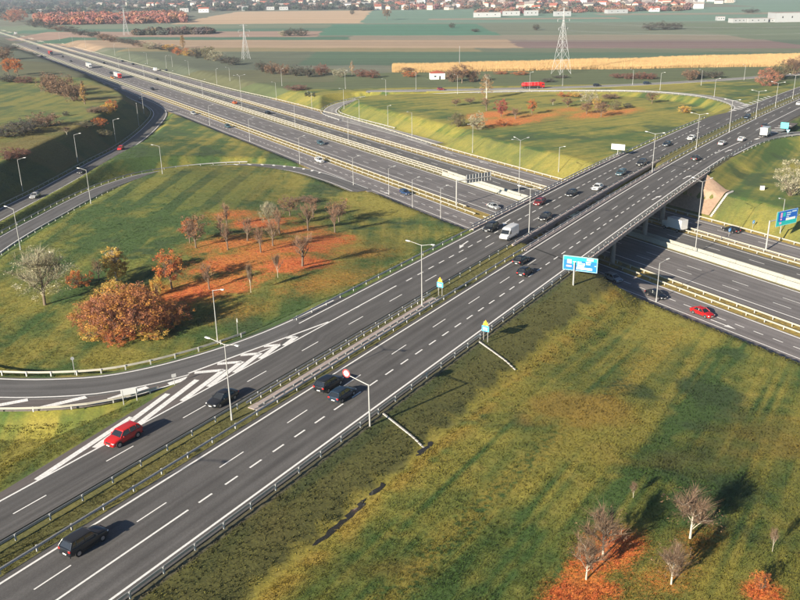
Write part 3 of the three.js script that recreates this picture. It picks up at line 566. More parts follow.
[[-21.28, 0, -94.61, 10.35], [3.68, 0, -133.74, 10.6], [27.61, 0, -174.17, 9.5], [70.85, 0, -234.28, 10.95], [94.24, 0, -267.76, 11.65], [115.74, 0, -297.87, 11.15], [136.74, 0, -327.35, 10], [155.02, 0, -353.34, 9.4], [174.28, 0, -380.94, 9.85]].forEach(([x, y, z, h], i) => lamp(`double-armed street lamp in the upper road median, ${ordinal[i]} from the camera`, x, y, z, clamp(h, 10.2, 10.9), [LEFT - 0.15, RIGHT + 0.15], 2.1, 'median street lamps'));
lamp('double-armed street lamp in the upper road median at the lower left edge', ...((p) => [p[0], 0, p[1]])(mp(31, -70.0)), 10.6, [LEFT - 0.15, RIGHT + 0.15], 2.1, 'median street lamps');
const armLeft = ['beside the loop ramp merge', 'at the left picture edge inside the loop ramp', 'inside the loop ramp bend', 'on the top of the loop ramp curve', 'in the dark cutting at the left edge', 'in the dark cutting, second from the left edge', 'in the dark cutting, third from the left edge', 'in the dark cutting near the ramp bend', 'by the ramp fork at the motorway'];
const armDir = [RIGHT, -1.2, -1.4, -1.6, 1.4, 1.5, 1.5, -0.3, -0.3];
[[-29.35, -2.9, -125.81, 9.1], [-83.67, -3.1, -180.76, 9.25], [-81.65, -2.85, -221.35, 9.1], [-72.74, -3.37, -260.64, 8.35], [-113.17, -6.32, -252.73, 9.7], [-113.05, -6.95, -299.78, 10.1], [-112.86, -7.51, -342.78, 9.05], [-116.22, -7.72, -387.51, 9.25], [-122.1, -6.59, -417.52, 6.6]].forEach(([x, y, z, h], i) => lamp(`single-armed street lamp ${armLeft[i]}`, x, y, z, clamp(h, 8.6, 9.8), [armDir[i]], 1.8, 'ramp street lamps'));
[[49.75, -8.21, -154.53, 8.1], [3.95, -8.21, -232.14, 5.05], [11.19, -8.21, -219.89, 8.3], [-13.89, -8.2, -261.43, 8.6], [-2.72, -8.21, -247.83, 6.05], [-84.32, -8.21, -387.76, 8.7], [-59.18, -8.21, -343.15, 9.15], [-34.15, -8.21, -295.82, 9.6]].forEach(([x, y, z, h], i) => lamp(i === 0 ? 'single-armed street lamp by the near motorway lanes right of the overpass' : `single-armed street lamp on the near edge of the motorway, base near ${['', 'the blue car', 'the overhead sign frame', 'the loop ramp nose', 'the dark grass edge', 'the ramp fork', 'the teal car', 'the loop ramp exit'][i]}`, x, y, z, clamp(h, 8, 9.4), [WR], 1.8, 'motorway edge street lamps'));
[[68.05, -8.21, -185.22, 16.9], [34.03, -8.21, -240.49, 17.5], [-18.56, -8.21, -334.71, 8.55], [-46.25, -8.21, -378.22, 9.35], [-76.63, -8.21, -437.01, 17.65], [-107.52, -8.21, -490.9, 8.25], [-138.65, -8.21, -544.73, 7.55], [-171.39, -8.21, -599.59, 8.65], [-206.75, -8.21, -662.36, 8.7]].forEach(([x, y, z, h], i) => { const [ws, wo] = toW(x, z), [X, Z] = wp(ws, 150.7); lamp(`street lamp in the motorway centre, ${ordinal[i]} from the camera`, X, YM - 0.1, Z, h > 14 ? 16.8 : 9.5, h > 14 ? [WL, WR, TW] : [WL, WR], h > 14 ? 2.4 : 1.6, 'motorway centre street lamps'); });
const farLamps = [[-253.67, -6.85, -799.53, 9.7], [-225.14, -7.42, -747.87, 10.25], [-197.89, -7.01, -702.35, 8.7], [-172.14, -6.37, -660.33, 8.65], [-165.99, -5.26, -654.13, 5.75], [-142.92, -7.14, -606.7, 9.8], [-113.62, -7.57, -554.26, 9.25], [-103.93, -5.09, -547.4, 7.2], [-65.24, -8.21, -471.85, 9.6], [-65.43, -3.59, -500, 9.45], [-42.38, -8.21, -432.72, 8.8], [-25.81, -6.77, -423.71, 9.6], [-27.99, -3.63, -480.1, 9.65], [-5.34, -3.36, -443.86, 8.25], [-16.99, -8.21, -390.78, 10.25], [-3.93, -7.52, -376.66, 8.15], [6.09, -8.2, -350.6, 9.55], [27.29, -7.53, -308.51, 10], [51.48, -6.81, -269.52, 8], [31.48, -3.46, -448.01, 9.5], [10.54, -3.32, -467.14, 9.4], [69.35, -3.22, -453.14, 9.4], [90.71, -3.5, -475.57, 7.15], [127.74, -3.15, -471.21, 6.85], [136.4, -3.44, -449.84, 8.55], [163.37, -3.52, -466.85, 8.05], [193.9, -3.19, -486.38, 7], [145.07, -0.72, -395.91, 8.25], [43.85, -3.8, -606.36, 13.25], [91.99, -7.27, -197.54, 8.45], [-388.73, -7.4, -1031.13, 13.25], [-350.8, -7.11, -966.64, 12.45], [-317.17, -6.87, -909.38, 11.8]];
const rank = farLamps.map(a => farLamps.filter(b => b[0] / -b[2] < a[0] / -a[2]).length);
farLamps.forEach(([x, y, z, h], i) => { const k = i >= 28 && i < 29 ? h : clamp(h, 8, 10); if (i === 28) { const t = thing('mast', 'slim pale mast behind the brown tree and white hut', 'mast', [x, y, z]); mesh('pole', bar([0, 0, 0], [0, k, 0], 0.2, 0.1, 6), mPole, t); return; } lamp(i === 29 ? 'single-armed street lamp behind the large blue sign at the right edge' : `distant street lamp beyond the motorway, ${ordinal[rank[i]]} from the left`, x, T(x, z) - 0.05, z, k, [i % 3 ? WL : 2.4], 1.6, 'street lamps beyond the motorway'); });
// ---------------------------------------------------------------- signs
function canvasTex(w, h, draw) { const c = document.createElement('canvas'); c.width = w; c.height = h; draw(c.getContext('2d'), w, h); const t = new THREE.CanvasTexture(c); t.colorSpace = THREE.SRGBColorSpace; return t; }
const mSignBack = std([0.42, 0.43, 0.43], 0.55, 0.3);
function panel(parent, name, w, h, tex, x, y, z, turn, rough = 0.45) {     // face looks along +z before turning
  const g = new THREE.Group(); const m = mesh(name, new RoundedBoxGeometry(w, h, 0.07, 1, 0.02), mSignBack, parent); m.position.set(x, y, z); m.rotation.y = turn;
  const f = mesh('sign_face', new THREE.PlaneGeometry(w - 0.06, h - 0.06).translate(0, 0, 0.041), new THREE.MeshStandardMaterial({ map: tex, roughness: rough }), m); return m;
}
const dirTex = canvasTex(512, 224, (g, w, h) => {
  g.fillStyle = '#0f7fd0'; g.fillRect(0, 0, w, h); g.fillStyle = '#15b0a4'; g.fillRect(0, 0, w, 66); g.fillStyle = '#0d6fc9'; g.fillRect(10, 60, w - 20, h - 70);
  g.strokeStyle = '#bfe9ea'; g.lineWidth = 5; g.strokeRect(6, 6, w - 12, h - 12);
  g.fillStyle = '#e79ac0'; g.fillRect(62, 56, 66, 62); g.fillRect(52, 146, 78, 26); g.fillStyle = '#14b5ac'; g.fillRect(136, 60, 66, 66);
  g.fillStyle = '#dff6f6'; for (const [x, y, a, b] of [[214, 74, 64, 12], [214, 96, 108, 13], [340, 64, 74, 16], [344, 92, 60, 20], [214, 120, 112, 12], [214, 140, 92, 12], [150, 78, 40, 10], [470, 116, 14, 10]]) for (let k = 0; k < a; k += 13) g.fillRect(x + k, y, 10, b);
  g.fillStyle = '#f2f5f2'; g.fillRect(206, 162, 232, 34); g.fillRect(352, 20, 96, 28);
});
const rightTex = canvasTex(512, 256, (g, w, h) => {
  g.fillStyle = '#1263c6'; g.fillRect(0, 0, w, h); g.fillStyle = '#19b9b8'; g.fillRect(0, 176, w, 80); g.fillRect(150, 30, 64, 74); g.fillRect(0, 0, 40, h);
  g.strokeStyle = '#bfe9ea'; g.lineWidth = 5; g.strokeRect(6, 6, w - 12, h - 12);
  g.fillStyle = '#e9a6cf'; g.fillRect(92, 30, 44, 84); g.fillRect(92, 128, 40, 30); g.fillRect(82, 190, 50, 34);
  g.fillStyle = '#dff6f6'; for (const [x, y, a, b] of [[240, 40, 110, 20], [370, 30, 100, 22], [240, 76, 90, 18], [240, 110, 60, 18]]) for (let k = 0; k < a; k += 16) g.fillRect(x + k, y, 12, b);
  g.fillStyle = '#f1f5f4'; g.fillRect(232, 138, 236, 40);
});
const warnTex = canvasTex(128, 128, (g, w, h) => { g.fillStyle = '#36a7dd'; g.fillRect(0, 0, w, h); g.fillStyle = '#eaf6fb'; for (const [x, y, a, b] of [[18, 30, 20, 44], [50, 30, 12, 44], [70, 40, 36, 10], [70, 62, 30, 12], [18, 92, 88, 10]]) g.fillRect(x, y, a, b); });
const ringTex = canvasTex(128, 128, (g) => { g.fillStyle = '#c9272b'; g.beginPath(); g.arc(64, 64, 64, 0, 7); g.fill(); g.fillStyle = '#f3f2ee'; g.beginPath(); g.arc(64, 64, 46, 0, 7); g.fill(); });
const arrowTex = canvasTex(128, 128, (g) => { g.fillStyle = '#1b8fdc'; g.fillRect(0, 0, 128, 128); g.fillStyle = '#e9f4fa'; g.translate(64, 64); g.rotate(0.8); g.fillRect(-9, -40, 18, 56); g.beginPath(); g.moveTo(-32, 10); g.lineTo(32, 10); g.lineTo(0, 50); g.fill(); });
// faces: traffic leaving along +heading reads a panel whose face looks back along -heading
const turnFor = (dx, dz) => Math.atan2(dx, dz);                                       // panel +z turned toward (dx, dz)
{ // blue and green direction sign by the near end of the overpass
  const p = [31.6, T(31.6, -145.4), -145.4], t = thing('direction_sign', 'large blue and green direction sign on one pole by the near end of the overpass', 'road sign', p);
  mesh('pole', merge([bar([-0.15, -0.3, 0], [-0.15, 4.4, 0], 0.16, 0.14, 8)]), mPole, t);
  panel(t, 'sign_panel', 6.3, 2.75, dirTex, 0.85, 4.1, 0.15, turnFor(-MDX, -MDZ) + 0.12);
}
{ // blue sign on a portal arm at the right edge
  const B = [84.2, YM - 0.1, -186.7], t = thing('overhead_sign', 'blue overhead direction sign on a steel portal at the right edge', 'road sign', B);
  const d = [WNX, WNZ];
  mesh('post', bar([0, 0, 0], [0, 7.1, 0], 0.2, 0.17, 8), mPole, t); mesh('post', bar([d[0] * 13.4, 0.8, d[1] * 13.4], [d[0] * 13.4, 7.1, d[1] * 13.4], 0.2, 0.17, 8), mPole, t);
  mesh('beam', bar([0, 6.9, 0], [d[0] * 13.4, 6.9, d[1] * 13.4], 0.15, 0.15, 8), mPole, t);
  panel(t, 'sign_panel', 7.4, 3.6, rightTex, d[0] * 5.6, 7.1, d[1] * 5.6 + 0.0, turnFor(-WDX, -WDZ)).position.add(new THREE.Vector3(-WDX * 0.25, 0, -WDZ * 0.25));
}
{ // cantilever sign frame seen from behind, over the near lanes
  const [x, z] = wp(193.5, 130.6), t = thing('overhead_sign', 'grey ribbed overhead sign seen from behind, on a cantilever post over the motorway', 'road sign', [x, YM - 0.1, z]), d = [WNX, WNZ];
  mesh('post', bar([0, 0, 0], [0, 7.4, 0], 0.2, 0.17, 8), mPole, t); mesh('arm', bar([0, 7.1, 0], [d[0] * 12, 7.1, d[1] * 12], 0.16, 0.12, 8), mPole, t);
  mesh('sign_panel', bx(8.6, 2.3, 0.08).rotateY(-TW).translate(d[0] * 7.6 + WDX * 0.2, 7.2, d[1] * 7.6 + WDZ * 0.2), std([0.16, 0.18, 0.2], 0.6, 0.2), t);
  for (let k = 0; k < 9; k++) { const q = 3.5 + k * 1.02; mesh('rib', bx(0.14, 2.5, 0.16).rotateY(-TW).translate(d[0] * q + WDX * 0.06, 7.2, d[1] * q + WDZ * 0.06), mPole, t); }
}
function smallSign(label, cat, x, z, h, shape, tex, dx, dz, size, y0) {
  const t = thing('road_sign', label, cat, [x, y0 ?? T(x, z) - 0.05, z]); mesh('post', bar([0, -0.1, 0], [0, h, 0], 0.045, 0.045, 6), mPole, t);
  const a = turnFor(dx, dz), g = shape === 'disc' ? new THREE.CylinderGeometry(size / 2, size / 2, 0.04, 28).rotateX(Math.PI / 2) : shape === 'tri' ? new THREE.CylinderGeometry(size * 0.58, size * 0.58, 0.04, 3).rotateX(Math.PI / 2) : bx(size, size * 0.8, 0.04);
  const m = mesh('sign_panel', g, tex.isTexture ? mSignBack : tex, t); m.position.set(dx * 0.07, h - size * 0.2, dz * 0.07); m.rotation.y = a;
  if (tex.isTexture) mesh('sign_face', shape === 'disc' ? new THREE.CircleGeometry(size / 2 - 0.01, 28).translate(0, 0, 0.026) : new THREE.PlaneGeometry(size - 0.02, size * 0.8 - 0.02).translate(0, 0, 0.026), new THREE.MeshStandardMaterial({ map: tex, roughness: 0.45 }), m);
  return t;
}
const mYellow = std([0.85, 0.5, 0.03], 0.5), mRim = std([0.6, 0.04, 0.03], 0.5);
function warnSign(label, x, z, y0) {
  const t = thing('road_sign', label, 'road sign', [x, y0, z], 0, 'yellow triangle warning signs');
  for (const k of [-0.35, 0.35]) mesh('post', bar([MNX * k, -0.3, MNZ * k], [MNX * k, 3.1, MNZ * k], 0.05, 0.05, 6), mPole, t);
  const a = turnFor(-MDX, -MDZ);
  const tr = mesh('warning_triangle', new THREE.CylinderGeometry(0.56, 0.56, 0.05, 3).rotateX(-Math.PI / 2), mYellow, t); tr.position.set(-MDX * 0.1, 2.85, -MDZ * 0.1); tr.rotation.y = a;
  panel(t, 'sign_panel', 1.25, 0.95, warnTex, -MDX * 0.1, 2.0, -MDZ * 0.1, a); return t;
}
{ const a = mp(120.7, -68.5), b = mp(107.3, -53.0); warnSign('yellow triangle above a blue panel in the upper road median by a lamp', a[0], a[1], -0.1); warnSign('yellow triangle above a blue panel by the guard rail on the field side', b[0], b[1], -0.3); }
{ // overhead round sign on a bent mast
  const p = mp(76.2, -53.2), t = thing('mast_sign', 'bent steel mast holding a round red-rimmed sign over the near lanes', 'road sign', [p[0], -0.25, p[1]]);
  const e = [-MNX * 2.9 - MDX * 0.5, 6.6, -MNZ * 2.9 - MDZ * 0.5];
  mesh('pole', bar([0, 0, 0], [0, 5.7, 0], 0.11, 0.09, 8), mPole, t); mesh('arm', bar([0, 5.6, 0], e, 0.07, 0.06, 8), mPole, t);
  const m = mesh('sign_panel', new THREE.CylinderGeometry(0.55, 0.55, 0.05, 28).rotateX(Math.PI / 2), mSignBack, t); m.position.set(e[0], e[1] + 0.1, e[2]); m.rotation.y = turnFor(-MDX, -MDZ);
  mesh('sign_face', new THREE.CircleGeometry(0.54, 28).translate(0, 0, 0.03), new THREE.MeshStandardMaterial({ map: ringTex, roughness: 0.4 }), m);
}
smallSign('round blue arrow sign in the motorway verge', 'road sign', 80, -198.4, 1.9, 'disc', arrowTex, -WDX, -WDZ, 0.95, YM - 0.1);
smallSign('round blue arrow sign on the grass beyond the far motorway rail', 'road sign', 87.7, -203.4, 1.9, 'disc', arrowTex, -WDX, -WDZ, 0.95);
smallSign('small turquoise exit panel in the gore at the far right', 'road sign', 136.3, -301, 2.4, 'box', std([0.1, 0.6, 0.62], 0.5), -MDX, -MDZ, 2.6, -0.3);
smallSign('small blue triangular marker on the exit nose at the far right', 'road sign', 133.4, -291.5, 1.9, 'tri', std([0.3, 0.62, 0.8], 0.5), -MDX, -MDZ, 1.3, -0.3);
smallSign('slim post with a small dark bulb beside the loop ramp rail', 'marker post', -46.4, -110, 2.7, 'disc', std([0.25, 0.26, 0.27], 0.6), 0.3, 1, 0.5);
smallSign('narrow white marker board on the grass beside the loop merge', 'marker post', -26.6, -128.6, 3.1, 'box', std([0.75, 0.75, 0.72], 0.6), 0.9, -0.3, 0.7);
smallSign('small grey sign on a post at the loop gore nose', 'road sign', -31, -105.2, 1.6, 'box', std([0.6, 0.6, 0.58], 0.6), 0.5, 0.8, 0.6);
{ // back of a direction board by the far carriageway
  const t = thing('direction_sign', 'blank white back of a direction board beside the far carriageway', 'road sign', [67.3, T(67.3, -259) - 0.1, -259]);
  mesh('post', bar([0, 0, 0], [0, 4.2, 0], 0.12, 0.1, 8), mPole, t); mesh('sign_panel', new RoundedBoxGeometry(4.2, 1.7, 0.1, 1, 0.03).rotateY(-TH).translate(0, 4.1, 0), std([0.72, 0.73, 0.72], 0.55), t);
}
{ // low sign seen from behind on two posts in the grass by the gore
  const t = thing('direction_sign', 'low grey sign seen from behind on two legs in the grass by the gore', 'road sign', [-35.8, T(-35.8, -100.8) - 0.05, -100.8]);
  for (const k of [-0.8, 0.8]) mesh('post', bar([k, 0, -k * 0.4], [k, 2.1, -k * 0.4], 0.07, 0.07, 6), mPole, t);
  mesh('sign_panel', new RoundedBoxGeometry(2.1, 0.9, 0.07, 1, 0.02).rotateY(0.4).translate(0, 1.8, 0), std([0.62, 0.63, 0.63], 0.5), t);
}
{ // small box on the right-hand grass
  const t = thing('cabinet', 'small white cabinet standing on the grass at the right', 'cabinet', [98.6, T(98.6, -225.9) - 0.05, -225.9]); mesh('box', new RoundedBoxGeometry(1.0, 1.1, 0.7, 1, 0.04).translate(0, 0.55, 0), std([0.75, 0.75, 0.73], 0.6), t); mesh('lid', bx(1.1, 0.08, 0.8, 0, 1.14, 0), mSteel, t);
}
for (const [s, o, label] of [[79.5, -48.3, 'pale drain gutter running down the bank by the round sign mast'], [106, -48.6, 'pale drain gutter running down the bank by the warning sign']]) {
  const t = thing('drain_gutter', label, 'drain', null, 0, 'bank drain gutters'); for (let k = 0; k < 13; k++) { const O = -53.2 + k * 0.47, a = mp(s, O), y = T(a[0], a[1]); mesh('channel_stone', bx(0.5, 0.14, 0.22).rotateZ(-0.42).rotateY(-TH).translate(a[0], y + 0.08, a[1]), mConc, t); }
}
// ---------------------------------------------------------------- vehicles (front looks along -z, wheels on y = 0)
const carPaint = (r, g, b) => new THREE.MeshPhysicalMaterial({ color: new THREE.Color().setRGB(r, g, b), roughness: 0.35, metalness: 0.15, clearcoat: 1, clearcoatRoughness: 0.06 });
const mGlassCar = new THREE.MeshPhysicalMaterial({ color: new THREE.Color().setRGB(0.02, 0.024, 0.028), roughness: 0.06, clearcoat: 1 });
const mTyre = std(0.02, 0.85), mRimAlloy = std([0.5, 0.5, 0.52], 0.3, 0.8), mTail = std([0.55, 0.02, 0.015], 0.25), mHead = std([0.85, 0.86, 0.86], 0.12), mPlate = std([0.8, 0.8, 0.78], 0.5), mTrim = std(0.025, 0.6);
const COL = { black: carPaint(0.008, 0.011, 0.016), navy: carPaint(0.012, 0.03, 0.055), teal: carPaint(0.05, 0.11, 0.14), blue: carPaint(0.02, 0.06, 0.16), red: carPaint(0.62, 0.012, 0.012), darkred: carPaint(0.2, 0.012, 0.016), white: carPaint(0.75, 0.76, 0.76), silver: carPaint(0.42, 0.44, 0.45), grey: carPaint(0.1, 0.11, 0.12), orange: carPaint(0.6, 0.13, 0.03), amber: carPaint(0.7, 0.28, 0.02) };
function loft(rings, capped = true) {
  const n = rings[0].length, pos = [], idx = [];
  rings.forEach((r, i) => { for (const p of r) pos.push(...p); if (i) for (let e = 0; e < n; e++) { const e2 = (e + 1) % n, k = i * n, q = k - n; idx.push(q + e, q + e2, k + e2, q + e, k + e2, k + e); } });
  if (capped) for (let e = 1; e + 1 < n; e++) { idx.push(0, e + 1, e); const k = (rings.length - 1) * n; idx.push(k, k + e, k + e + 1); }
  let vol = 0; for (let t = 0; t < idx.length; t += 3) { const [a, b, c] = [0, 1, 2].map(k => new THREE.Vector3(...pos.slice(idx[t + k] * 3, idx[t + k] * 3 + 3))); vol += a.dot(b.cross(c)); }
  if (vol < 0) for (let t = 0; t < idx.length; t += 3) { const q = idx[t + 1]; idx[t + 1] = idx[t + 2]; idx[t + 2] = q; }
  return geom(pos, idx);
}
// half-section of the lower body at a station: width w, bottom b, shoulder s, top t
const section = (z, w, b, s, t) => { const h = [[w * 0.8, b], [w * 0.97, b + 0.08], [w, b + (s - b) * 0.55], [w * 0.985, s], [w * 0.9, t - 0.015], [w * 0.5, t + 0.015]]; return [...h.map(([x, y]) => [x, y, z]), ...h.slice().reverse().map(([x, y]) => [-x, y, z])]; };
const SPEC = {
  hatch: { L: 4.2, W: 1.78, body: [[-2.1, 0.68, 0.32, 0.55, 0.6], [-1.98, 0.8, 0.22, 0.62, 0.7], [-1.6, 0.88, 0.2, 0.7, 0.82], [-0.95, 0.89, 0.2, 0.78, 0.93], [-0.3, 0.89, 0.2, 0.84, 0.95], [1.2, 0.89, 0.2, 0.88, 0.98], [1.75, 0.87, 0.22, 0.9, 1.0], [2.02, 0.8, 0.28, 0.86, 0.96], [2.1, 0.7, 0.36, 0.8, 0.88]], cabin: [-1.0, -0.25, 1.55, 2.0, 0.93, 1.47, 0.8, 0.62], wheels: [-1.3, 1.28], r: 0.31 },
  sedan: { L: 4.6, W: 1.82, body: [[-2.3, 0.7, 0.32, 0.55, 0.6], [-2.16, 0.82, 0.22, 0.62, 0.7], [-1.7, 0.9, 0.2, 0.7, 0.82], [-1.0, 0.91, 0.2, 0.78, 0.92], [-0.3, 0.91, 0.2, 0.84, 0.95], [1.2, 0.91, 0.2, 0.88, 0.99], [1.8, 0.9, 0.22, 0.9, 1.02], [2.2, 0.82, 0.28, 0.86, 0.98], [2.3, 0.72, 0.36, 0.8, 0.9]], cabin: [-1.0, -0.2, 1.05, 1.8, 0.94, 1.43, 0.8, 0.6], wheels: [-1.42, 1.36], r: 0.32 },
  estate: { L: 4.65, W: 1.82, body: [[-2.3, 0.7, 0.32, 0.55, 0.6], [-2.16, 0.82, 0.22, 0.62, 0.7], [-1.7, 0.9, 0.2, 0.7, 0.82], [-1.0, 0.91, 0.2, 0.78, 0.92], [-0.3, 0.91, 0.2, 0.84, 0.95], [1.4, 0.91, 0.2, 0.88, 0.98], [2.05, 0.89, 0.24, 0.88, 0.99], [2.25, 0.82, 0.28, 0.86, 0.95], [2.32, 0.72, 0.36, 0.8, 0.88]], cabin: [-1.0, -0.2, 1.9, 2.25, 0.94, 1.46, 0.8, 0.63], wheels: [-1.42, 1.36], r: 0.32 },
  suv: { L: 4.6, W: 1.9, body: [[-2.3, 0.74, 0.4, 0.7, 0.78], [-2.18, 0.86, 0.28, 0.78, 0.9], [-1.75, 0.94, 0.25, 0.86, 1.02], [-1.05, 0.95, 0.25, 0.94, 1.1], [-0.3, 0.95, 0.25, 1.0, 1.12], [1.4, 0.95, 0.25, 1.03, 1.15], [1.95, 0.93, 0.28, 1.05, 1.17], [2.22, 0.86, 0.34, 1.0, 1.1], [2.3, 0.76, 0.42, 0.94, 1.02]], cabin: [-1.05, -0.4, 1.75, 2.18, 1.1, 1.68, 0.86, 0.68], wheels: [-1.4, 1.38], r: 0.36 },
};
const wheelGeos = {};
function wheel(parent, x, z, r, w = 0.22) {
  const k = r + '_' + w; const G = wheelGeos[k] ??= [new THREE.CylinderGeometry(r, r, w, 18).rotateZ(Math.PI / 2), new THREE.CylinderGeometry(r * 0.64, r * 0.6, w + 0.02, 14).rotateZ(Math.PI / 2)];
  const m = mesh('wheel', G[0], mTyre, parent); m.position.set(x, r, z); mesh('rim', G[1], mRimAlloy, m);
}
const carGeo = {};
function buildCar(kind) {
  if (carGeo[kind]) return carGeo[kind];
  const S = SPEC[kind], body = loft(S.body.map(b => section(...b)));
  const [z0, z1, z2, z3, yb, yr, wb, wr] = S.cabin, ym = yb + (yr - yb) * 0.5;
  const ring = (z, y, w) => [[w, y, z], [-w, y, z]];
  const q = (w, y, z) => [w, y, z];
  // glass hull: base rectangle to roof rectangle
  const bl = [[-wb, yb, z0], [wb, yb, z0], [wb, yb, z3], [-wb, yb, z3]], tp = [[-wr, yr, z1], [wr, yr, z1], [wr, yr, z2], [-wr, yr, z2]];
  const glass = loft([bl, tp]).toNonIndexed(); glass.computeVertexNormals();
  const roof = (() => { const r = []; for (const [z, w, y] of [[z1 - 0.1, wr * 0.97, yr - 0.05], [z1 + 0.05, wr + 0.02, yr + 0.0], [(z1 + z2) / 2, wr + 0.03, yr + 0.03], [z2 - 0.05, wr + 0.02, yr + 0.01], [z2 + 0.08, wr * 0.97, yr - 0.04]]) r.push([[w, y - 0.05, z], [w * 0.96, y + 0.02, z], [w * 0.5, y + 0.045, z], [-w * 0.5, y + 0.045, z], [-w * 0.96, y + 0.02, z], [-w, y - 0.05, z]]); return loft(r); })();
  const pil = []; for (const s of [-1, 1]) { pil.push(bar([s * wb, yb, z0], [s * wr, yr, z1], 0.05, 0.045, 5), bar([s * wb, yb, z3], [s * wr, yr, z2], 0.1, 0.08, 5)); const m = mix(z1, z2, 0.36); pil.push(bar([s * (wb + 0.01), yb, m + 0.05], [s * (wr + 0.01), yr, m + 0.05], 0.05, 0.045, 5)); if (kind !== 'sedan') { const c = mix(z1, z2, 0.8); pil.push(bar([s * (wb + 0.01), yb, c + 0.12], [s * (wr + 0.01), yr, c + 0.04], 0.06, 0.05, 5)); } }
  const fz = S.body[1][0], rz = S.body[S.body.length - 2][0], hy = S.body[1][3], ty = S.body[S.body.length - 2][3], hw = S.body[1][1];
  const hl = new RoundedBoxGeometry(0.36, 0.15, 0.22, 1, 0.05), tl = new RoundedBoxGeometry(0.3, 0.2, 0.16, 1, 0.05), grill = bx(0.9, 0.2, 0.05), mir = new RoundedBoxGeometry(0.2, 0.13, 0.12, 1, 0.04), hnd = bx(0.03, 0.03, 0.2);
  return carGeo[kind] = { S, body, glass, roof, pil: merge(pil), grill, hl, tl, mir, hnd, fz, rz, hy, ty, hw, yb, wb, z0, z1, z2 };
}
function car(kind, paint, parent, detail) {
  const g = buildCar(kind), S = g.S;
  mesh('body', g.body, paint, parent); mesh('window_glass', g.glass, mGlassCar, parent); mesh('roof', g.roof, paint, parent); mesh('roof_pillars', g.pil, paint, parent);
  for (const s of [-1, 1]) for (const z of S.wheels) wheel(parent, s * (S.W / 2 - 0.09), z, S.r);
  if (!detail) return;
  for (const s of [-1, 1]) { mesh('sill', bx(0.05, 0.13, S.L * 0.42, s * (S.W / 2 - 0.035), 0.29, 0), mTrim, parent); for (const z of S.wheels) mesh('wheel_arch', new THREE.TorusGeometry(S.r + 0.05, 0.05, 5, 14, Math.PI).rotateY(Math.PI / 2).translate(s * (S.W / 2 - 0.025), S.r, z), mTrim, parent); }
  for (const s of [-1, 1]) {
    mesh('headlight', g.hl, mHead, parent).position.set(s * (g.hw - 0.16), g.hy - 0.02, g.fz + 0.04);
    mesh('tail_light', g.tl, mTail, parent).position.set(s * (g.hw - 0.12), g.ty - 0.06, g.rz + 0.03);
    mesh('mirror', g.mir, paint, parent).position.set(s * (g.wb + 0.2), g.yb + 0.06, g.z0 + 0.3);
    for (const z of [g.z1 + 0.75, g.z1 + 1.6]) mesh('door_handle', g.hnd, mTrim, parent).position.set(s * (S.W / 2 - 0.005), g.yb - 0.16, z);
  }
  mesh('number_plate', bx(0.5, 0.12, 0.03), mPlate, parent).position.set(0, 0.52, S.body[S.body.length - 1][0] + 0.005);
  mesh('number_plate', bx(0.5, 0.12, 0.03), mPlate, parent).position.set(0, 0.44, S.body[0][0] - 0.005);
  mesh('grille', g.grill, mTrim, parent).position.set(0, g.hy - 0.03, S.body[0][0] - 0.0);
  mesh('bumper', bx(S.W - 0.22, 0.14, 0.1), mTrim, parent).position.set(0, 0.36, S.body[S.body.length - 1][0] - 0.02);
}
function cargoVan(parent, paint) {      // tall panel van
  const sec = (z, w, b, t, n = 0.88) => [[w * 0.9, b, z], [w, b + 0.2, z], [w, mix(b, t, 0.5), z], [w * 0.96, mix(b, t, 0.86), z], [w * n, t - 0.04, z], [w * 0.5, t, z], [-w * 0.5, t, z], [-w * n, t - 0.04, z], [-w * 0.96, mix(b, t, 0.86), z], [-w, mix(b, t, 0.5), z], [-w, b + 0.2, z], [-w * 0.9, b, z]];
  mesh('body', loft([sec(-2.95, 0.78, 0.45, 0.95), sec(-2.8, 0.92, 0.35, 1.12), sec(-2.15, 0.99, 0.32, 1.32), sec(-1.45, 1.0, 0.32, 2.2), sec(-0.9, 1.0, 0.32, 2.55), sec(2.7, 1.0, 0.32, 2.6), sec(2.92, 0.98, 0.36, 2.55)]), paint, parent);
  mesh('windscreen', geom([-0.86, 1.36, -2.13, 0.86, 1.36, -2.13, 0.82, 2.12, -1.52, -0.82, 2.12, -1.52], [0, 2, 1, 0, 3, 2]).translate(0, 0.03, -0.05), mGlassCar, parent);
  for (const s of [-1, 1]) { mesh('side_window', geom([s * 1.005, 1.35, -1.9, s * 1.005, 1.35, -0.9, s * 0.985, 2.0, -0.9, s * 0.985, 2.0, -1.45], s > 0 ? [0, 2, 1, 0, 3, 2] : [0, 1, 2, 0, 2, 3]).translate(s * 0.012, 0, 0), mGlassCar, parent); for (const z of [-1.95, 1.75]) wheel(parent, s * 0.9, z, 0.36, 0.24); mesh('headlight', new RoundedBoxGeometry(0.26, 0.34, 0.16, 1, 0.05), mHead, parent).position.set(s * 0.76, 0.9, -2.78); mesh('tail_light', bx(0.1, 0.5, 0.06), mTail, parent).position.set(s * 0.92, 1.1, 2.9); mesh('mirror', bx(0.14, 0.34, 0.12), mTrim, parent).position.set(s * 1.12, 1.6, -1.75); }
  mesh('bumper', bx(1.9, 0.26, 0.2), mTrim, parent).position.set(0, 0.48, -2.9);
}
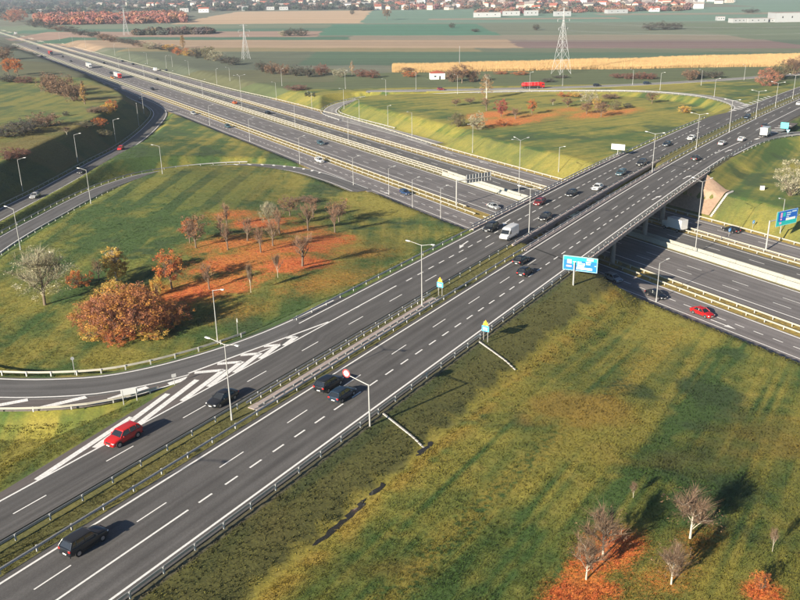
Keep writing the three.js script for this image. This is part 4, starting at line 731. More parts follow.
function lorry(parent, cab, box, len, tanker) {      // tractor and semi-trailer; length of the trailer
  mesh('cab', loft([-1.1, -0.95, 0.9, 1.05].map((z, i) => { const w = i % 3 ? 1.24 : 1.1, t = [2.1, 2.9, 3.35, 3.3][i], b = 0.6; return [[w, b, z], [w, t - 0.2, z], [w * 0.9, t, z], [-w * 0.9, t, z], [-w, t - 0.2, z], [-w, b, z]]; })).translate(0, 0, -len / 2 - 0.6), cab, parent);
  mesh('windscreen', bx(2.05, 0.85, 0.05).rotateX(0.14).translate(0, 2.05, -len / 2 - 1.68), mGlassCar, parent);
  for (const s of [-1, 1]) { mesh('side_window', bx(0.04, 0.7, 1.0, s * 1.24, 2.05, -len / 2 - 0.75), mGlassCar, parent); mesh('mirror', bx(0.18, 0.6, 0.12, s * 1.42, 2.0, -len / 2 - 1.5), mTrim, parent); mesh('headlight', bx(0.36, 0.2, 0.08, s * 0.85, 0.85, -len / 2 - 1.7), mHead, parent); }
  mesh('chassis', bx(1.1, 0.3, len + 2.4, 0, 0.78, -0.4), mTrim, parent);
  if (tanker) { const r = 1.12; mesh('tank', new THREE.CapsuleGeometry(r, len - 2 * r + 0.4, 6, 20).rotateX(Math.PI / 2).translate(0, 2.15, 0.35), box, parent); for (let k = -2; k <= 2; k++) mesh('tank_band', new THREE.TorusGeometry(r + 0.01, 0.04, 6, 24).translate(0, 2.15, 0.35 + k * len * 0.18), mSteel, parent); mesh('walkway', bx(0.5, 0.06, len - 2.2, 0, 3.32, 0.35), mSteel, parent); }
  else { mesh('trailer', new RoundedBoxGeometry(2.5, 2.75, len, 1, 0.05).translate(0, 2.45, 0.45), box, parent); mesh('rear_doors', bx(2.3, 2.5, 0.04, 0, 2.45, len / 2 + 0.47), mSteel, parent); }
  for (const s of [-1, 1]) { for (const z of [-len / 2 - 0.55, -len / 2 + 2.1, len / 2 - 1.2, len / 2 - 2.5]) wheel(parent, s * 1.05, z, 0.5, 0.32); mesh('tail_light', bx(0.4, 0.14, 0.05, s * 0.9, 0.95, len / 2 + 0.5), mTail, parent); mesh('side_skirt', bx(0.05, 0.5, len * 0.35, s * 1.2, 0.75, -len * 0.05), mTrim, parent); }
}
function boxTruck(parent, cab, box) {
  mesh('cab', loft([-0.95, -0.8, 0.75, 0.85].map((z, i) => { const w = i % 3 ? 1.05 : 0.95, t = [1.5, 2.1, 2.35, 2.3][i]; return [[w, 0.45, z], [w, t - 0.15, z], [w * 0.88, t, z], [-w * 0.88, t, z], [-w, t - 0.15, z], [-w, 0.45, z]]; })).translate(0, 0, -2.7), cab, parent);
  mesh('windscreen', bx(1.7, 0.6, 0.05).rotateX(0.2).translate(0, 1.62, -3.56), mGlassCar, parent);
  mesh('cargo_box', new RoundedBoxGeometry(2.35, 2.4, 4.6, 1, 0.05).translate(0, 2.05, 0.5), box, parent); mesh('chassis', bx(1.0, 0.25, 6, 0, 0.65, -0.2), mTrim, parent);
  for (const s of [-1, 1]) for (const z of [-2.6, 1.6]) wheel(parent, s * 0.95, z, 0.42, 0.28);
}
const AWAY = [MDX, MDZ], NEARER = [-MDX, -MDZ], WAWAY = [WDX, WDZ], WNEARER = [-WDX, -WDZ];
const fleet = [
  ['suv', 'black', 'M', 1, 'black estate car alone on the near lanes at the lower left'], ['suv', 'black', 'M', 1, 'black off-roader beside the dark blue car on the near lanes'], ['hatch', 'navy', 'M', 1, 'dark blue hatchback beside the black off-roader on the near lanes'],
  ['sedan', 'black', 'M', 1, 'dark car in the left near lane by the bridge, farther of the pair'], ['hatch', 'black', 'M', 1, 'dark hatchback in the middle near lane by the bridge, nearer of the pair'], ['sedan', 'black', 'M', 1, 'dark car on the near lanes just past the overpass'],
  ['sedan', 'silver', 'M', 1, 'silver car on the near lanes beyond the overpass'], ['sedan', 'white', 'M', 1, 'white car on the near lanes ahead of the silver one'], ['boxtruck', 'white', 'M', 1, 'small white box truck leaving by the far right exit'], ['hatch', 'black', 'M', 1, 'dark car on the near lanes beside the exit gore'], ['sedan', 'white', 'M', 1, 'white car on the upper road at the right picture edge'],
  ['suv', 'red', 'M', -1, 'red off-roader coming nearer beside the striped gore'], ['sedan', 'black', 'M', -1, 'black saloon coming nearer past the double-armed lamp at the gore'], ['suv', 'black', 'M', -1, 'black car next to the white van at the overpass'], ['van', 'white', 'M', -1, 'white panel van coming off the overpass'], ['hatch', 'darkred', 'M', -1, 'dark red car on the outer lane of the overpass'], ['hatch', 'black', 'M', -1, 'dark car on the inner lane of the overpass behind the van'], ['hatch', 'black', 'M', -1, 'dark car behind the dark red one on the overpass'], ['sedan', 'white', 'M', -1, 'white saloon on the overpass near the open gap'],
  ['estate', 'teal', 'M', -1, 'dark teal car at the far end of the overpass'], ['suv', 'black', 'M', -1, 'black car by the lamp past the overpass end'], ['sedan', 'navy', 'M', -1, 'dark blue car on the far carriageway near the white board'], ['sedan', 'white', 'M', -1, 'white car on the far carriageway by the fifth median lamp'], ['hatch', 'navy', 'M', -1, 'dark car by the far loop merge'],
  ['sedan', 'red', 'W', -1, 'bright red car on the near motorway lane at the lower right'], ['sedan', 'black', 'W', -1, 'black car behind the red one on the near motorway lane'], ['hatch', 'silver', 'W', -1, 'pale car in the shade under the overpass'], ['hatch', 'blue', 'W', -1, 'blue car on the near motorway lanes left of the overpass'], ['suv', 'white', 'W', -1, 'white car by the loop ramp nose'], ['hatch', 'teal', 'W', -1, 'teal car on the near motorway lanes farther up'],
  ['sedan', 'silver', 'W', -1, 'silver car about to pass under the overpass'], ['hatch', 'teal', 'W', -1, 'pale teal car on the middle motorway lanes'], ['hatch', 'orange', 'W', 1, 'orange red car on the far motorway lanes'], ['sedan', 'black', 'W', 1, 'dark car following the orange red one'],
  ['hatch', 'black', 'W', -1, 'black car ahead of the red and white lorry'], ['sedan', 'black', 'W', 1, 'dark car on the far motorway lanes level with the lorries'], ['van', 'white', 'W', 1, 'white van on the far edge of the motorway'], ['sedan', 'black', 'W', 1, 'dark car right behind the white van on the far edge'], ['sedan', 'black', 'W', 1, 'dark car on the far edge of the motorway, left of two'], ['hatch', 'black', 'W', 1, 'dark car on the far edge of the motorway, right of two'],
  ['lorry', ['red', 'white', 11], 'W', -1, 'white lorry with a red cab on the motorway'], ['hatch', 'amber', 'W', -1, 'amber car beside the white lorry with the red cab'], ['lorry', ['white', 'white', 9], 'W', -1, 'all-white lorry behind the red-cab lorry'], ['lorry', ['navy', 'red', 9], 'W', -1, 'red lorry with a dark blue cab far up the motorway'], ['lorry', ['red', 'white', 13], 'W', 1, 'long white lorry at the upper left edge of the motorway'],
  ['hatch', 'black', 'W', -1, 'small dark car left of the red lorry, upper of two'], ['hatch', 'black', 'W', -1, 'small dark car left of the red lorry, lower of two'], ['hatch', 'black', 'W', -1, 'small dark car ahead of the red lorry'], ['sedan', 'black', 'W', -1, 'small dark car between the red and the white lorry'], ['sedan', 'black', 'W', -1, 'small dark car behind the amber one'], ['hatch', 'black', 'W', 1, 'small dark car on the far lanes above the red-cab lorry'],
  ['hatch', 'grey', 'W', -1, 'grey car at the fork of the left ramp'], ['hatch', 'silver', 'W', -1, 'silver car on the near motorway lanes below the ramp fork'],
  ['hatch', 'red', 'R', -1, 'red car on the ramp in the dark cutting'], ['sedan', 'silver', 'R', -1, 'silver car on the ramp at the left edge'], ['sedan', 'black', 'R', -1, 'black car on the ramp ahead of the red one'],
  ['boxtruck', 'white', 'W', 1, 'white box truck entering the overpass shade'], ['estate', 'black', 'W', 1, 'black car on the far edge of the motorway right of the overpass'],
  ['lorry', ['red', 'red', 10, true], 'B', 1, 'red tanker lorry on the back road'], ['hatch', 'navy', 'B', 1, 'dark blue car on the back road, right of the tanker'], ['hatch', 'black', 'B', 1, 'black car on the back road right behind the orange hedge'], ['hatch', 'darkred', 'B', 1, 'small dark red car on the back road by the white hut'],
];
const LANES = { M1: [-63.9, -60.7, -57.2], 'M-1': [-72.8, -76.1, -79.5], 'W-1': [122, 125.8, 137.1, 140.8, 145.1], W1: [155.8, 159.2, 168.7, 172.3] };
[[-31, 0, -69.47, 0], [-9.76, 0, -103.28, 0], [-7.16, 0, -99.86, 0], [23.4, 0, -155.81, 0], [23.68, 0, -148.53, 0], [88.19, 0, -251.35, 0], [104.93, 0, -274.66, 0], [113.6, 0, -281.28, 0], [124.67, -0.22, -288.92, 0], [132, 0, -306.96, 0], [168.79, 0, -362.17, 0], [-33.55, 0, -90.04, 0], [-24.07, 0, -100, 0], [20.48, 0, -178.54, 0], [23.02, 0, -172.79, 0], [34.74, 0, -200.73, 0], [33.81, 0, -186.64, 0], [43.87, 0, -209.05, 0], [52.53, 0, -215.09, 0], [60.98, 0, -233.23, 0], [72.73, 0, -243.94, 0], [87.5, 0, -274.73, 0], [100.17, 0, -284.61, 0], [133.91, 0, -328.51, 0], [57.17, -8.21, -147.83, 0], [51.71, -8.21, -157.9, 0], [45.01, -8.21, -167.85, 0], [2.03, -8.21, -247.82, 0], [-28.05, -8.21, -298.09, 0], [-75.24, -8.21, -380.13, 0], [26.45, -8.21, -229.41, 0], [-30.08, -8.21, -333.86, 0], [-86.11, -8.21, -460.71, 0], [-62.58, -8.21, -421.29, 0], [-147.37, -8.21, -532.84, 0], [-161.59, -8.21, -591.89, 0], [-178.3, -8.21, -657.28, 0], [-170.55, -7.79, -651.9, 0], [-230.58, -8.21, -744.47, 0], [-212.66, -8.21, -713.01, 0], [-192.74, -8.21, -609.94, 0], [-195.3, -8.21, -603.64, 0], [-241.45, -8.21, -692.75, 0], [-327.76, -8.21, -839.44, 0], [-520.53, -8.21, -1224.78, 0], [-374.47, -8.21, -928.16, 0], [-326.17, -8.21, -815.79, 0], [-304.95, -8.21, -805.73, 0], [-277.29, -8.21, -753.63, 0], [-209.17, -8.21, -640.1, 0], [-241.7, -8.21, -727.84, 0], [-141.54, -8.2, -480.51, 0], [-100.68, -8.21, -422.56, 0], [-106.97, -8.1, -329.69, 0], [-106.82, -6.81, -246.07, 0], [-105.84, -7.5, -283.71, 0], [68.82, -8.21, -204.35, 0], [81.38, -8.21, -201.9, 0], [72.05, -3.27, -458.81, 0], [137.03, -3.52, -468.54, 0], [107.7, -3.14, -465.04, 0], [23.6, -3.25, -460.22, 0]].forEach(([x, y, z], i) => {
  const [kind, colour, road, dir, label] = fleet[i]; let d = road === 'M' ? AWAY : WAWAY, Y = y;
  if (road === 'M' || road === 'W') {
    let [s, o] = road === 'M' ? toM(x, z) : toW(x, z); const lanes = LANES[road + dir]; let best = o, e = 9; for (const l of lanes) if (Math.abs(l - o) < e) { e = Math.abs(l - o); best = l; } if (e < 2.6) o = best + clamp(o - best, -0.35, 0.35);
    if (label.includes('exit')) { Y = -0.02; } else { [x, z] = road === 'M' ? mp(s, o) : wp(s, o); Y = road === 'M' ? yMain(s) : YM; }
    if (road === 'M') { const q = mp(s + 2, o), p = mp(s - 2, o), l = Math.hypot(q[0] - p[0], q[1] - p[1]); d = [(q[0] - p[0]) / l, (q[1] - p[1]) / l]; }
  } else { const P = road === 'R' ? RAMP : BROAD; let b = 0, bd = 1e9; P.forEach((p, k) => { const e = Math.hypot(p[0] - x, p[2] - z); if (e < bd) { bd = e; b = k; } }); const p = P[b], q = P[Math.min(b + 1, P.length - 1)], r = P[Math.max(b - 1, 0)], l = Math.hypot(q[0] - r[0], q[2] - r[2]); d = [(q[0] - r[0]) / l, (q[2] - r[2]) / l]; const off = clamp((x - p[0]) * -d[1] + (z - p[2]) * d[0], -1.2, 1.2); const al = (x - p[0]) * d[0] + (z - p[2]) * d[1]; x = p[0] + d[0] * al - d[1] * off; z = p[2] + d[1] * al + d[0] * off; Y = p[1] + 0.01; }
  const hx = d[0] * dir, hz = d[1] * dir;
  const cat = kind === 'lorry' ? 'lorry' : kind === 'van' ? 'van' : kind === 'boxtruck' ? 'truck' : 'car';
  const t = thing(cat === 'car' ? 'car' : cat === 'lorry' ? 'lorry' : cat === 'van' ? 'panel_van' : 'box_truck', label, cat, [x, Y + 0.005, z], Math.atan2(-hx, -hz), cat === 'car' ? 'cars on the roads' : undefined);
  if (kind === 'van') cargoVan(t, COL[colour]); else if (kind === 'boxtruck') boxTruck(t, COL.white, COL.white); else if (kind === 'lorry') lorry(t, COL[colour[0]], COL[colour[1]], colour[2], colour[3]);
  else car(kind, COL[colour], t, Math.hypot(x, z) < 340);
});
// ---------------------------------------------------------------- trees and bushes
const mBark = std([0.16, 0.12, 0.085], 0.95), mBirch = std([0.5, 0.45, 0.36], 0.9);
const mLeaf = new THREE.MeshPhysicalMaterial({ vertexColors: true, roughness: 0.9, transmission: 0.25, thickness: 0 });
const mTwig = new THREE.MeshStandardMaterial({ vertexColors: true, roughness: 0.95 });
// one tree of unit height 1 m = 1 m; returns trunk and crown geometries
function growTree(seed, P) {
  const r = rng(seed), wood = [], pos = [], colr = [], tips = [];
  const N = () => (r() + r() + r() - 1.5) * 0.8165;
  const H = P.h, R = P.r;
  const tri = (a, b, c, k) => { pos.push(...a, ...b, ...c); const t = [k[0], k[1], k[2]]; colr.push(...t, ...t, ...t); };
  function limb(a, dir, len, rad, level) {
    const b = a.clone().addScaledVector(dir, len);
    wood.push(bar(a.toArray(), b.toArray(), rad, rad * 0.6, level ? 4 : 7));
    if (level >= P.levels || len < 0.35) { tips.push([b, dir]); return; }
    const n = level === 0 ? P.fork : 3 + (r() * 2 | 0);
    for (let k = 0; k < n; k++) {
      const at = level === 0 ? 0.35 + 0.65 * (k + r() * 0.6) / n : 0.35 + 0.65 * r();
      const az = (k + r() * 0.8) / n * 6.2832 * 1.618 * 2, tilt = (level === 0 ? P.tilt : 0.7) * (0.7 + 0.6 * r()) * (level === 0 ? (1.25 - 0.6 * at) : 1);
      const side = new THREE.Vector3(Math.cos(az), 0, Math.sin(az)); const d = dir.clone().multiplyScalar(Math.cos(tilt)).addScaledVector(side, Math.sin(tilt)).normalize(); d.y += P.up || 0; d.normalize();
      limb(a.clone().addScaledVector(dir, len * Math.min(at, 0.98)), d, len * (level === 0 ? P.limb * (1.15 - 0.45 * at) : 0.5) * (0.75 + 0.5 * r()), rad * (level === 0 ? 0.42 : 0.5), level + 1);
    }
    tips.push([b, dir]);
  }
  if (P.stems) for (let k = 0; k < P.stems; k++) { const a = r() * 6.283, q = R * 0.03 * Math.sqrt(r()), d = new THREE.Vector3(Math.cos(a) * 0.75, 1, Math.sin(a) * 0.75).normalize(); limb(new THREE.Vector3(Math.cos(a) * q, -0.1, Math.sin(a) * q), d, H * (0.4 + 0.25 * r()), 0.05 + 0.02 * H / 3, 1); }
  else limb(new THREE.Vector3(0, -0.2, 0), new THREE.Vector3(N() * 0.06, 1, N() * 0.06).normalize(), H * P.trunk, P.rad || 0.02 * H + 0.04, 0);
  // twigs
  const twigs = P.twigs || 0, tc = P.twigColor || [0.2, 0.14, 0.1];
  for (let k = 0; k < twigs; k++) {
    const [b, d] = tips[r() * tips.length | 0], L = (P.twigLen || 0.9) * (0.5 + r()), e = new THREE.Vector3(d.x * 0.7 + N(), d.y * 0.7 + N() * 0.8 + 0.35, d.z * 0.7 + N()).normalize();
    const s = b.clone().addScaledVector(d, -r() * 0.8), c = s.clone().addScaledVector(e, L), w = (P.twigW || 0.022) * (0.7 + 0.6 * r()), v = new THREE.Vector3(-e.z, N(), e.x).normalize().multiplyScalar(w), f = 0.75 + 0.5 * r();
    tri([s.x - v.x, s.y - v.y, s.z - v.z], [s.x + v.x, s.y + v.y, s.z + v.z], c.toArray(), tc.map(q => q * f));
  }
  // leaf clumps through the volume of the crown
  const clumps = []; for (let k = 0; k < (P.clumps || 0); k++) {
    let x, y, z; do { x = 2 * r() - 1; y = 2 * r() - 1; z = 2 * r() - 1; } while (x * x + y * y + z * z > 1);
    const m = Math.cbrt(Math.hypot(x, y, z)) / Math.max(0.25, Math.hypot(x, y, z)) ** 0.35; x *= m; y *= m; z *= m;
    const taper = P.cone ? 1 - P.cone * clamp((y + 1) / 2, 0, 1) : 1; const lump = 0.8 + 0.4 * vn(x * 2.1 + seed, z * 2.1 + y);
    clumps.push([x * R * taper * lump, P.base + (H - P.base) * (y * 0.5 + 0.5) * (0.92 + 0.16 * r()), z * R * taper * lump, r()]);
  }
  const per = P.leaves ? Math.round(P.leaves / Math.max(1, clumps.length)) : 0, cs = P.clumpSize || R * 0.22, pal = P.colors;
  for (const [cx, cy, cz, cr] of clumps) {
    const k0 = pal[cr * pal.length | 0];
    for (let k = 0; k < per; k++) {
      const x = cx + N() * cs, y = Math.max(0.05, cy + N() * cs * 0.8), z = cz + N() * cs, S = P.leaf * (0.6 + 0.8 * r()), f = 0.7 + 0.6 * r(), k1 = r() < 0.25 ? pal[r() * pal.length | 0] : k0;
      const a = [N(), N() * 0.7, N()], b = [N(), N() * 0.7, N()];
      tri([x, y, z], [x + a[0] * S, y + a[1] * S, z + a[2] * S], [x + b[0] * S, y + b[1] * S, z + b[2] * S], k1.map(q => q * f));
    }
  }
  const g = new THREE.BufferGeometry(); g.setAttribute('position', new THREE.Float32BufferAttribute(pos, 3)); g.setAttribute('color', new THREE.Float32BufferAttribute(colr, 3)); g.computeVertexNormals();
  return { wood: merge(wood), crown: g, P };
}
const C = {
  bare: [[0.22, 0.13, 0.08], [0.26, 0.16, 0.09], [0.17, 0.11, 0.08]], orange: [[0.5, 0.15, 0.025], [0.44, 0.11, 0.02], [0.55, 0.22, 0.03], [0.35, 0.09, 0.025]], yellow: [[0.6, 0.38, 0.05], [0.52, 0.32, 0.05], [0.44, 0.32, 0.07], [0.64, 0.46, 0.1]],
  rust: [[0.34, 0.12, 0.04], [0.42, 0.16, 0.045], [0.26, 0.095, 0.05], [0.52, 0.24, 0.04]], pale: [[0.42, 0.38, 0.24], [0.5, 0.46, 0.33], [0.3, 0.28, 0.16], [0.22, 0.21, 0.1]], olive: [[0.15, 0.13, 0.055], [0.2, 0.17, 0.07], [0.11, 0.105, 0.05]], dark: [[0.06, 0.055, 0.04], [0.09, 0.07, 0.05], [0.05, 0.06, 0.035]],
  red: [[0.34, 0.07, 0.045], [0.26, 0.05, 0.04], [0.42, 0.1, 0.06]], brown: [[0.2, 0.115, 0.065], [0.26, 0.15, 0.08], [0.15, 0.09, 0.06]], green: [[0.035, 0.06, 0.022], [0.05, 0.075, 0.03]], salmon: [[0.42, 0.16, 0.09], [0.36, 0.13, 0.08], [0.5, 0.22, 0.12]],
};
const KIND = {
  sapling: { h: 6, r: 1.9, trunk: 0.62, fork: 9, tilt: 0.55, limb: 0.52, levels: 3, up: 0.25, rad: 0.085, twigs: 1900, twigLen: 1.0, twigW: 0.015, twigColor: [0.2, 0.13, 0.08], base: 1.6, clumps: 30, leaves: 240, leaf: 0.16, colors: C.brown, birch: 1 },
  bare: { h: 7, r: 2.4, trunk: 0.6, fork: 10, tilt: 0.7, limb: 0.5, levels: 3, up: 0.2, twigs: 800, twigLen: 0.95, twigW: 0.016, twigColor: [0.32, 0.18, 0.11], base: 2.6, clumps: 30, leaves: 260, leaf: 0.18, colors: C.brown },
  orangeTree: { h: 7, r: 2.6, trunk: 0.6, fork: 10, tilt: 0.75, limb: 0.5, levels: 3, up: 0.15, twigs: 900, base: 1.6, clumps: 70, leaves: 3400, leaf: 0.32, colors: C.orange, clumpSize: 0.55 },
  yellowTree: { h: 8, r: 2.3, trunk: 0.7, fork: 12, tilt: 0.5, limb: 0.42, levels: 3, up: 0.3, twigs: 500, base: 1.2, clumps: 110, leaves: 7500, leaf: 0.34, colors: C.yellow, clumpSize: 0.42, birch: 1 },
  redTree: { h: 7, r: 2.7, trunk: 0.6, fork: 9, tilt: 0.7, limb: 0.5, levels: 2, base: 1.6, clumps: 60, leaves: 3000, leaf: 0.38, colors: C.red, clumpSize: 0.6 },
  paleTree: { h: 10, r: 5, trunk: 0.62, fork: 14, tilt: 0.85, limb: 0.6, levels: 3, up: 0.1, twigs: 2600, twigLen: 1.5, twigW: 0.03, twigColor: [0.42, 0.38, 0.25], base: 1.5, clumps: 110, leaves: 5200, leaf: 0.26, colors: C.pale, clumpSize: 0.75 },
  paleBush: { h: 6, r: 3.4, stems: 12, levels: 2, trunk: 0.5, twigs: 900, twigLen: 1.1, twigColor: [0.5, 0.45, 0.32], base: 0.3, clumps: 110, leaves: 4800, leaf: 0.3, colors: C.pale, clumpSize: 0.5 },
  rustBush: { h: 5, r: 4, stems: 14, levels: 2, trunk: 0.5, twigs: 1200, twigLen: 0.9, twigColor: [0.24, 0.1, 0.06], base: 0.15, clumps: 240, leaves: 15000, leaf: 0.24, colors: C.rust, clumpSize: 0.5 },
  russetBush: { h: 4.2, r: 3.6, stems: 12, levels: 2, trunk: 0.5, twigs: 1200, twigLen: 0.9, twigColor: [0.17, 0.075, 0.05], base: 0.1, clumps: 110, leaves: 4200, leaf: 0.32, colors: [[0.19, 0.07, 0.045], [0.24, 0.09, 0.05], [0.13, 0.06, 0.045]], clumpSize: 0.55 },
  yellowBush: { h: 3, r: 2.2, stems: 9, levels: 2, trunk: 0.5, twigs: 300, base: 0.1, clumps: 80, leaves: 3600, leaf: 0.24, colors: [...C.yellow, [0.5, 0.2, 0.03]], clumpSize: 0.4 },
  orangeBush: { h: 3, r: 2.6, stems: 9, levels: 2, trunk: 0.5, twigs: 300, base: 0.1, clumps: 70, leaves: 3000, leaf: 0.26, colors: C.orange, clumpSize: 0.45 },
  brownBush: { h: 4, r: 3.2, stems: 12, levels: 2, trunk: 0.5, twigs: 1500, twigLen: 1.1, twigW: 0.03, twigColor: [0.2, 0.13, 0.085], base: 0.1, clumps: 80, leaves: 2600, leaf: 0.34, colors: C.brown, clumpSize: 0.6 },
  darkBush: { h: 5, r: 3.4, stems: 10, levels: 2, trunk: 0.5, twigs: 700, twigW: 0.035, twigColor: [0.09, 0.07, 0.055], base: 0.1, clumps: 80, leaves: 2600, leaf: 0.42, colors: C.dark, clumpSize: 0.65 },
  oliveBush: { h: 4.5, r: 3, stems: 10, levels: 2, trunk: 0.5, twigs: 500, base: 0.1, clumps: 80, leaves: 3000, leaf: 0.34, colors: C.olive, clumpSize: 0.55 },
  poplar: { h: 11, r: 1.5, trunk: 0.9, fork: 16, tilt: 0.3, limb: 0.22, levels: 2, up: 0.5, base: 0.8, clumps: 80, leaves: 3000, leaf: 0.36, cone: 0.55, colors: [[0.42, 0.24, 0.06], [0.34, 0.2, 0.06], [0.48, 0.3, 0.08]], clumpSize: 0.4 },
  birch: { h: 11, r: 2.6, trunk: 0.85, fork: 14, tilt: 0.5, limb: 0.3, levels: 3, up: 0.2, twigs: 700, base: 1.5, clumps: 70, leaves: 2600, leaf: 0.34, cone: 0.4, colors: [[0.42, 0.24, 0.09], [0.36, 0.2, 0.08], [0.5, 0.32, 0.13]], clumpSize: 0.55, birch: 1 },
  brownTree: { h: 6.5, r: 2.7, trunk: 0.55, fork: 9, tilt: 0.8, limb: 0.52, levels: 3, twigs: 1100, twigColor: [0.2, 0.12, 0.08], base: 1.8, clumps: 60, leaves: 2200, leaf: 0.32, colors: [...C.brown, [0.3, 0.14, 0.05]], clumpSize: 0.6 },
  spruce: { h: 5, r: 1.3, trunk: 0.95, fork: 16, tilt: 1.3, limb: 0.24, levels: 1, base: 0.2, clumps: 60, leaves: 2000, leaf: 0.3, cone: 0.85, colors: C.green, clumpSize: 0.3 },
  salmonBush: { h: 7, r: 4.6, stems: 12, levels: 2, trunk: 0.5, twigs: 600, base: 0.1, clumps: 110, leaves: 4000, leaf: 0.42, colors: C.salmon, clumpSize: 0.75 },
};
const grown = {}; let treeSeed = 100;
const LOOK = { sapling: 'thin bare young tree with pale trunk', bare: 'bare brown tree with fine twigs', orangeTree: 'orange leaved tree', yellowTree: 'yellow leaved tree', redTree: 'dark red leaved tree', paleTree: 'large pale feathery tree', paleBush: 'pale silvery bush', rustBush: 'rust brown bush', russetBush: 'dark russet bush', yellowBush: 'yellow bush', orangeBush: 'orange bush', brownBush: 'brown leafless bush', darkBush: 'dark bush', oliveBush: 'olive bush', poplar: 'slim golden poplar', birch: 'slender tan birch', brownTree: 'round brown tree', spruce: 'small dark spruce', salmonBush: 'salmon red bush' };
function tree(kind, where, x, z, h, w, group) {      // h, w in metres
  const V = grown[kind] ??= [], P = KIND[kind], max = 3; let v;
  if (V.length < max) { const g = growTree(treeSeed++ * 7919, P), shrub = !!P.stems; const t = new THREE.Group(); mesh(shrub ? 'stems' : 'trunk', g.wood, P.birch ? mBirch : mBark, t); mesh('crown', g.crown, P.leaves > 1000 ? mLeaf : mTwig, t); V.push(t); v = t; }
  else v = V[(x * 13.7 + z * 7.3 | 0) % max < 0 ? ((x * 13.7 + z * 7.3 | 0) % max) + max : (x * 13.7 + z * 7.3 | 0) % max];
  const t = v.clone(); t.name = numbered(P.stems ? 'bush' : 'tree'); scene.add(t);
  t.position.set(x, T(x, z) - 0.05, z); t.rotation.y = (x * 3.7 + z * 1.9) % 6.283; const q = h / P.h, k = w ? w / (2 * P.r) : q; t.scale.set(k, q, k);
  return tag(t, `${LOOK[kind]} ${where}`, P.stems ? 'bush' : 'tree', group);
}
for (const [k, x, z, h, w, where] of [
  ['sapling', 17.4, -67.11, 4.8, 4.2, 'in the orange litter, leftmost at the bottom'],
  ['sapling', 19.85, -70.64, 5.6, 5.5, 'behind the leftmost one at the bottom right'],
  ['sapling', 25.58, -81.01, 2.3, 1.2, 'standing alone above the orange litter'],
  ['sapling', 29.48, -73.48, 5.3, 6.2, 'with the widest twigs at the bottom right'],
  ['sapling', 25.29, -66.18, 4.5, 4.4, 'at the bottom edge below the widest one'],
  ['sapling', 37.1, -71.36, 3, 1.1, 'narrow and pale at the far bottom right'],
  ['orangeBush', 33.41, -65.34, 1.9, 2, 'small and bright at the bottom right'],
]) tree(k, where, x, z, h, w, 'young trees in the lower right field');
for (const [k, x, z, h, w, where] of [
  ['paleTree', -64.67, -145.35, 11.05, 12.4, 'at the left picture edge inside the loop'],
  ['yellowTree', -54.95, -156.45, 7.65, 5, 'behind the big rust bushes in the loop'],
  ['orangeTree', -43.42, -153.03, 7.75, 6, 'beside the orange litter, right of the yellow tree'],
  ['orangeBush', -61.59, -154.88, 3.25, 5.5, 'left of the yellow tree in the loop'],
  ['rustBush', -45.11, -130.17, 8.4, 12.2, 'biggest one in the loop by the guard rail'],
  ['yellowBush', -52.9, -147.34, 3.9, 6.5, 'on top of the biggest rust bush'],
  ['bare', -59.25, -158.93, 5, 3.4, 'between the yellow tree and the orange bush'],
  ['brownTree', -44.55, -179.25, 7.9, 6, 'with orange tints on the left rim of the litter'],
  ['paleTree', -31.33, -199.02, 6.2, 5.2, 'small, in the middle of the litter'],
  ['bare', -40.94, -189.01, 5.6, 4.3, 'on the left litter rim, upper'],
  ['bare', -37.13, -177.12, 7.2, 4, 'on the left litter rim, lower'],
  ['bare', -41.28, -198.22, 6.35, 4.5, 'at the top left of the litter'],
  ['bare', -34.17, -184.83, 6.45, 5.1, 'left of the litter centre'],
  ['bare', -29.75, -175.45, 6.8, 4.8, 'at the litter centre, lower'],
  ['bare', -27.89, -180.8, 6.85, 4.8, 'at the litter centre, upper'],
  ['bare', -27.95, -192.41, 6.95, 4.8, 'right of the small pale tree'],
  ['bare', -19.84, -165.88, 7.65, 7.1, 'widest one in the brightest litter'],
  ['bare', -21.81, -197.57, 7.55, 5.8, 'above the widest one in the litter'],
  ['bare', -21.94, -211.97, 6, 5.2, 'at the top of the litter'],
  ['bare', -15.32, -197.2, 6.85, 4.8, 'on the right litter rim'],
  ['brownTree', -15.11, -209.14, 6.2, 6.2, 'at the upper right of the litter'],
  ['sapling', -23.86, -158.15, 5.25, 2.4, 'in the green below the litter, right'],
  ['sapling', -27.83, -149.76, 6.05, 2.3, 'in the green below the litter, left'],
  ['bare', -36.12, -152.28, 6.3, 4.2, 'at the lower left of the litter'],
  ['brownTree', -27.88, -212.64, 5.5, 5.7, 'behind the small pale tree'],
  ['brownBush', -25.65, -231.36, 1.7, 6.2, 'low, above the litter'],
  ['orangeTree', -46.81, -183.39, 5.7, 4.6, 'small, at the left end of the litter'],
  ['yellowBush', -45.15, -149.41, 4.3, 2.7, 'at the right foot of the biggest rust bush'],
]) tree(k, where, x, z, h, w, 'trees inside the loop');
for (const [k, x, z, h, w, where] of [['rustBush', -50.5, -133, 5.6, 9, 'at the left end of the big rust group'], ['rustBush', -39.5, -133.5, 4.6, 8, 'at the right end of the big rust group'], ['orangeBush', -46, -127.2, 2.2, 6, 'bright, along the front of the big rust group'], ['yellowBush', -49.8, -128.6, 2.4, 5, 'along the front left of the big rust group'], ['yellowBush', -40.5, -128.8, 2, 5, 'along the front right of the big rust group'], ['rustBush', -46, -137.5, 6, 9, 'at the back of the big rust group']]) tree(k, where, x, z, h, w, 'trees inside the loop');
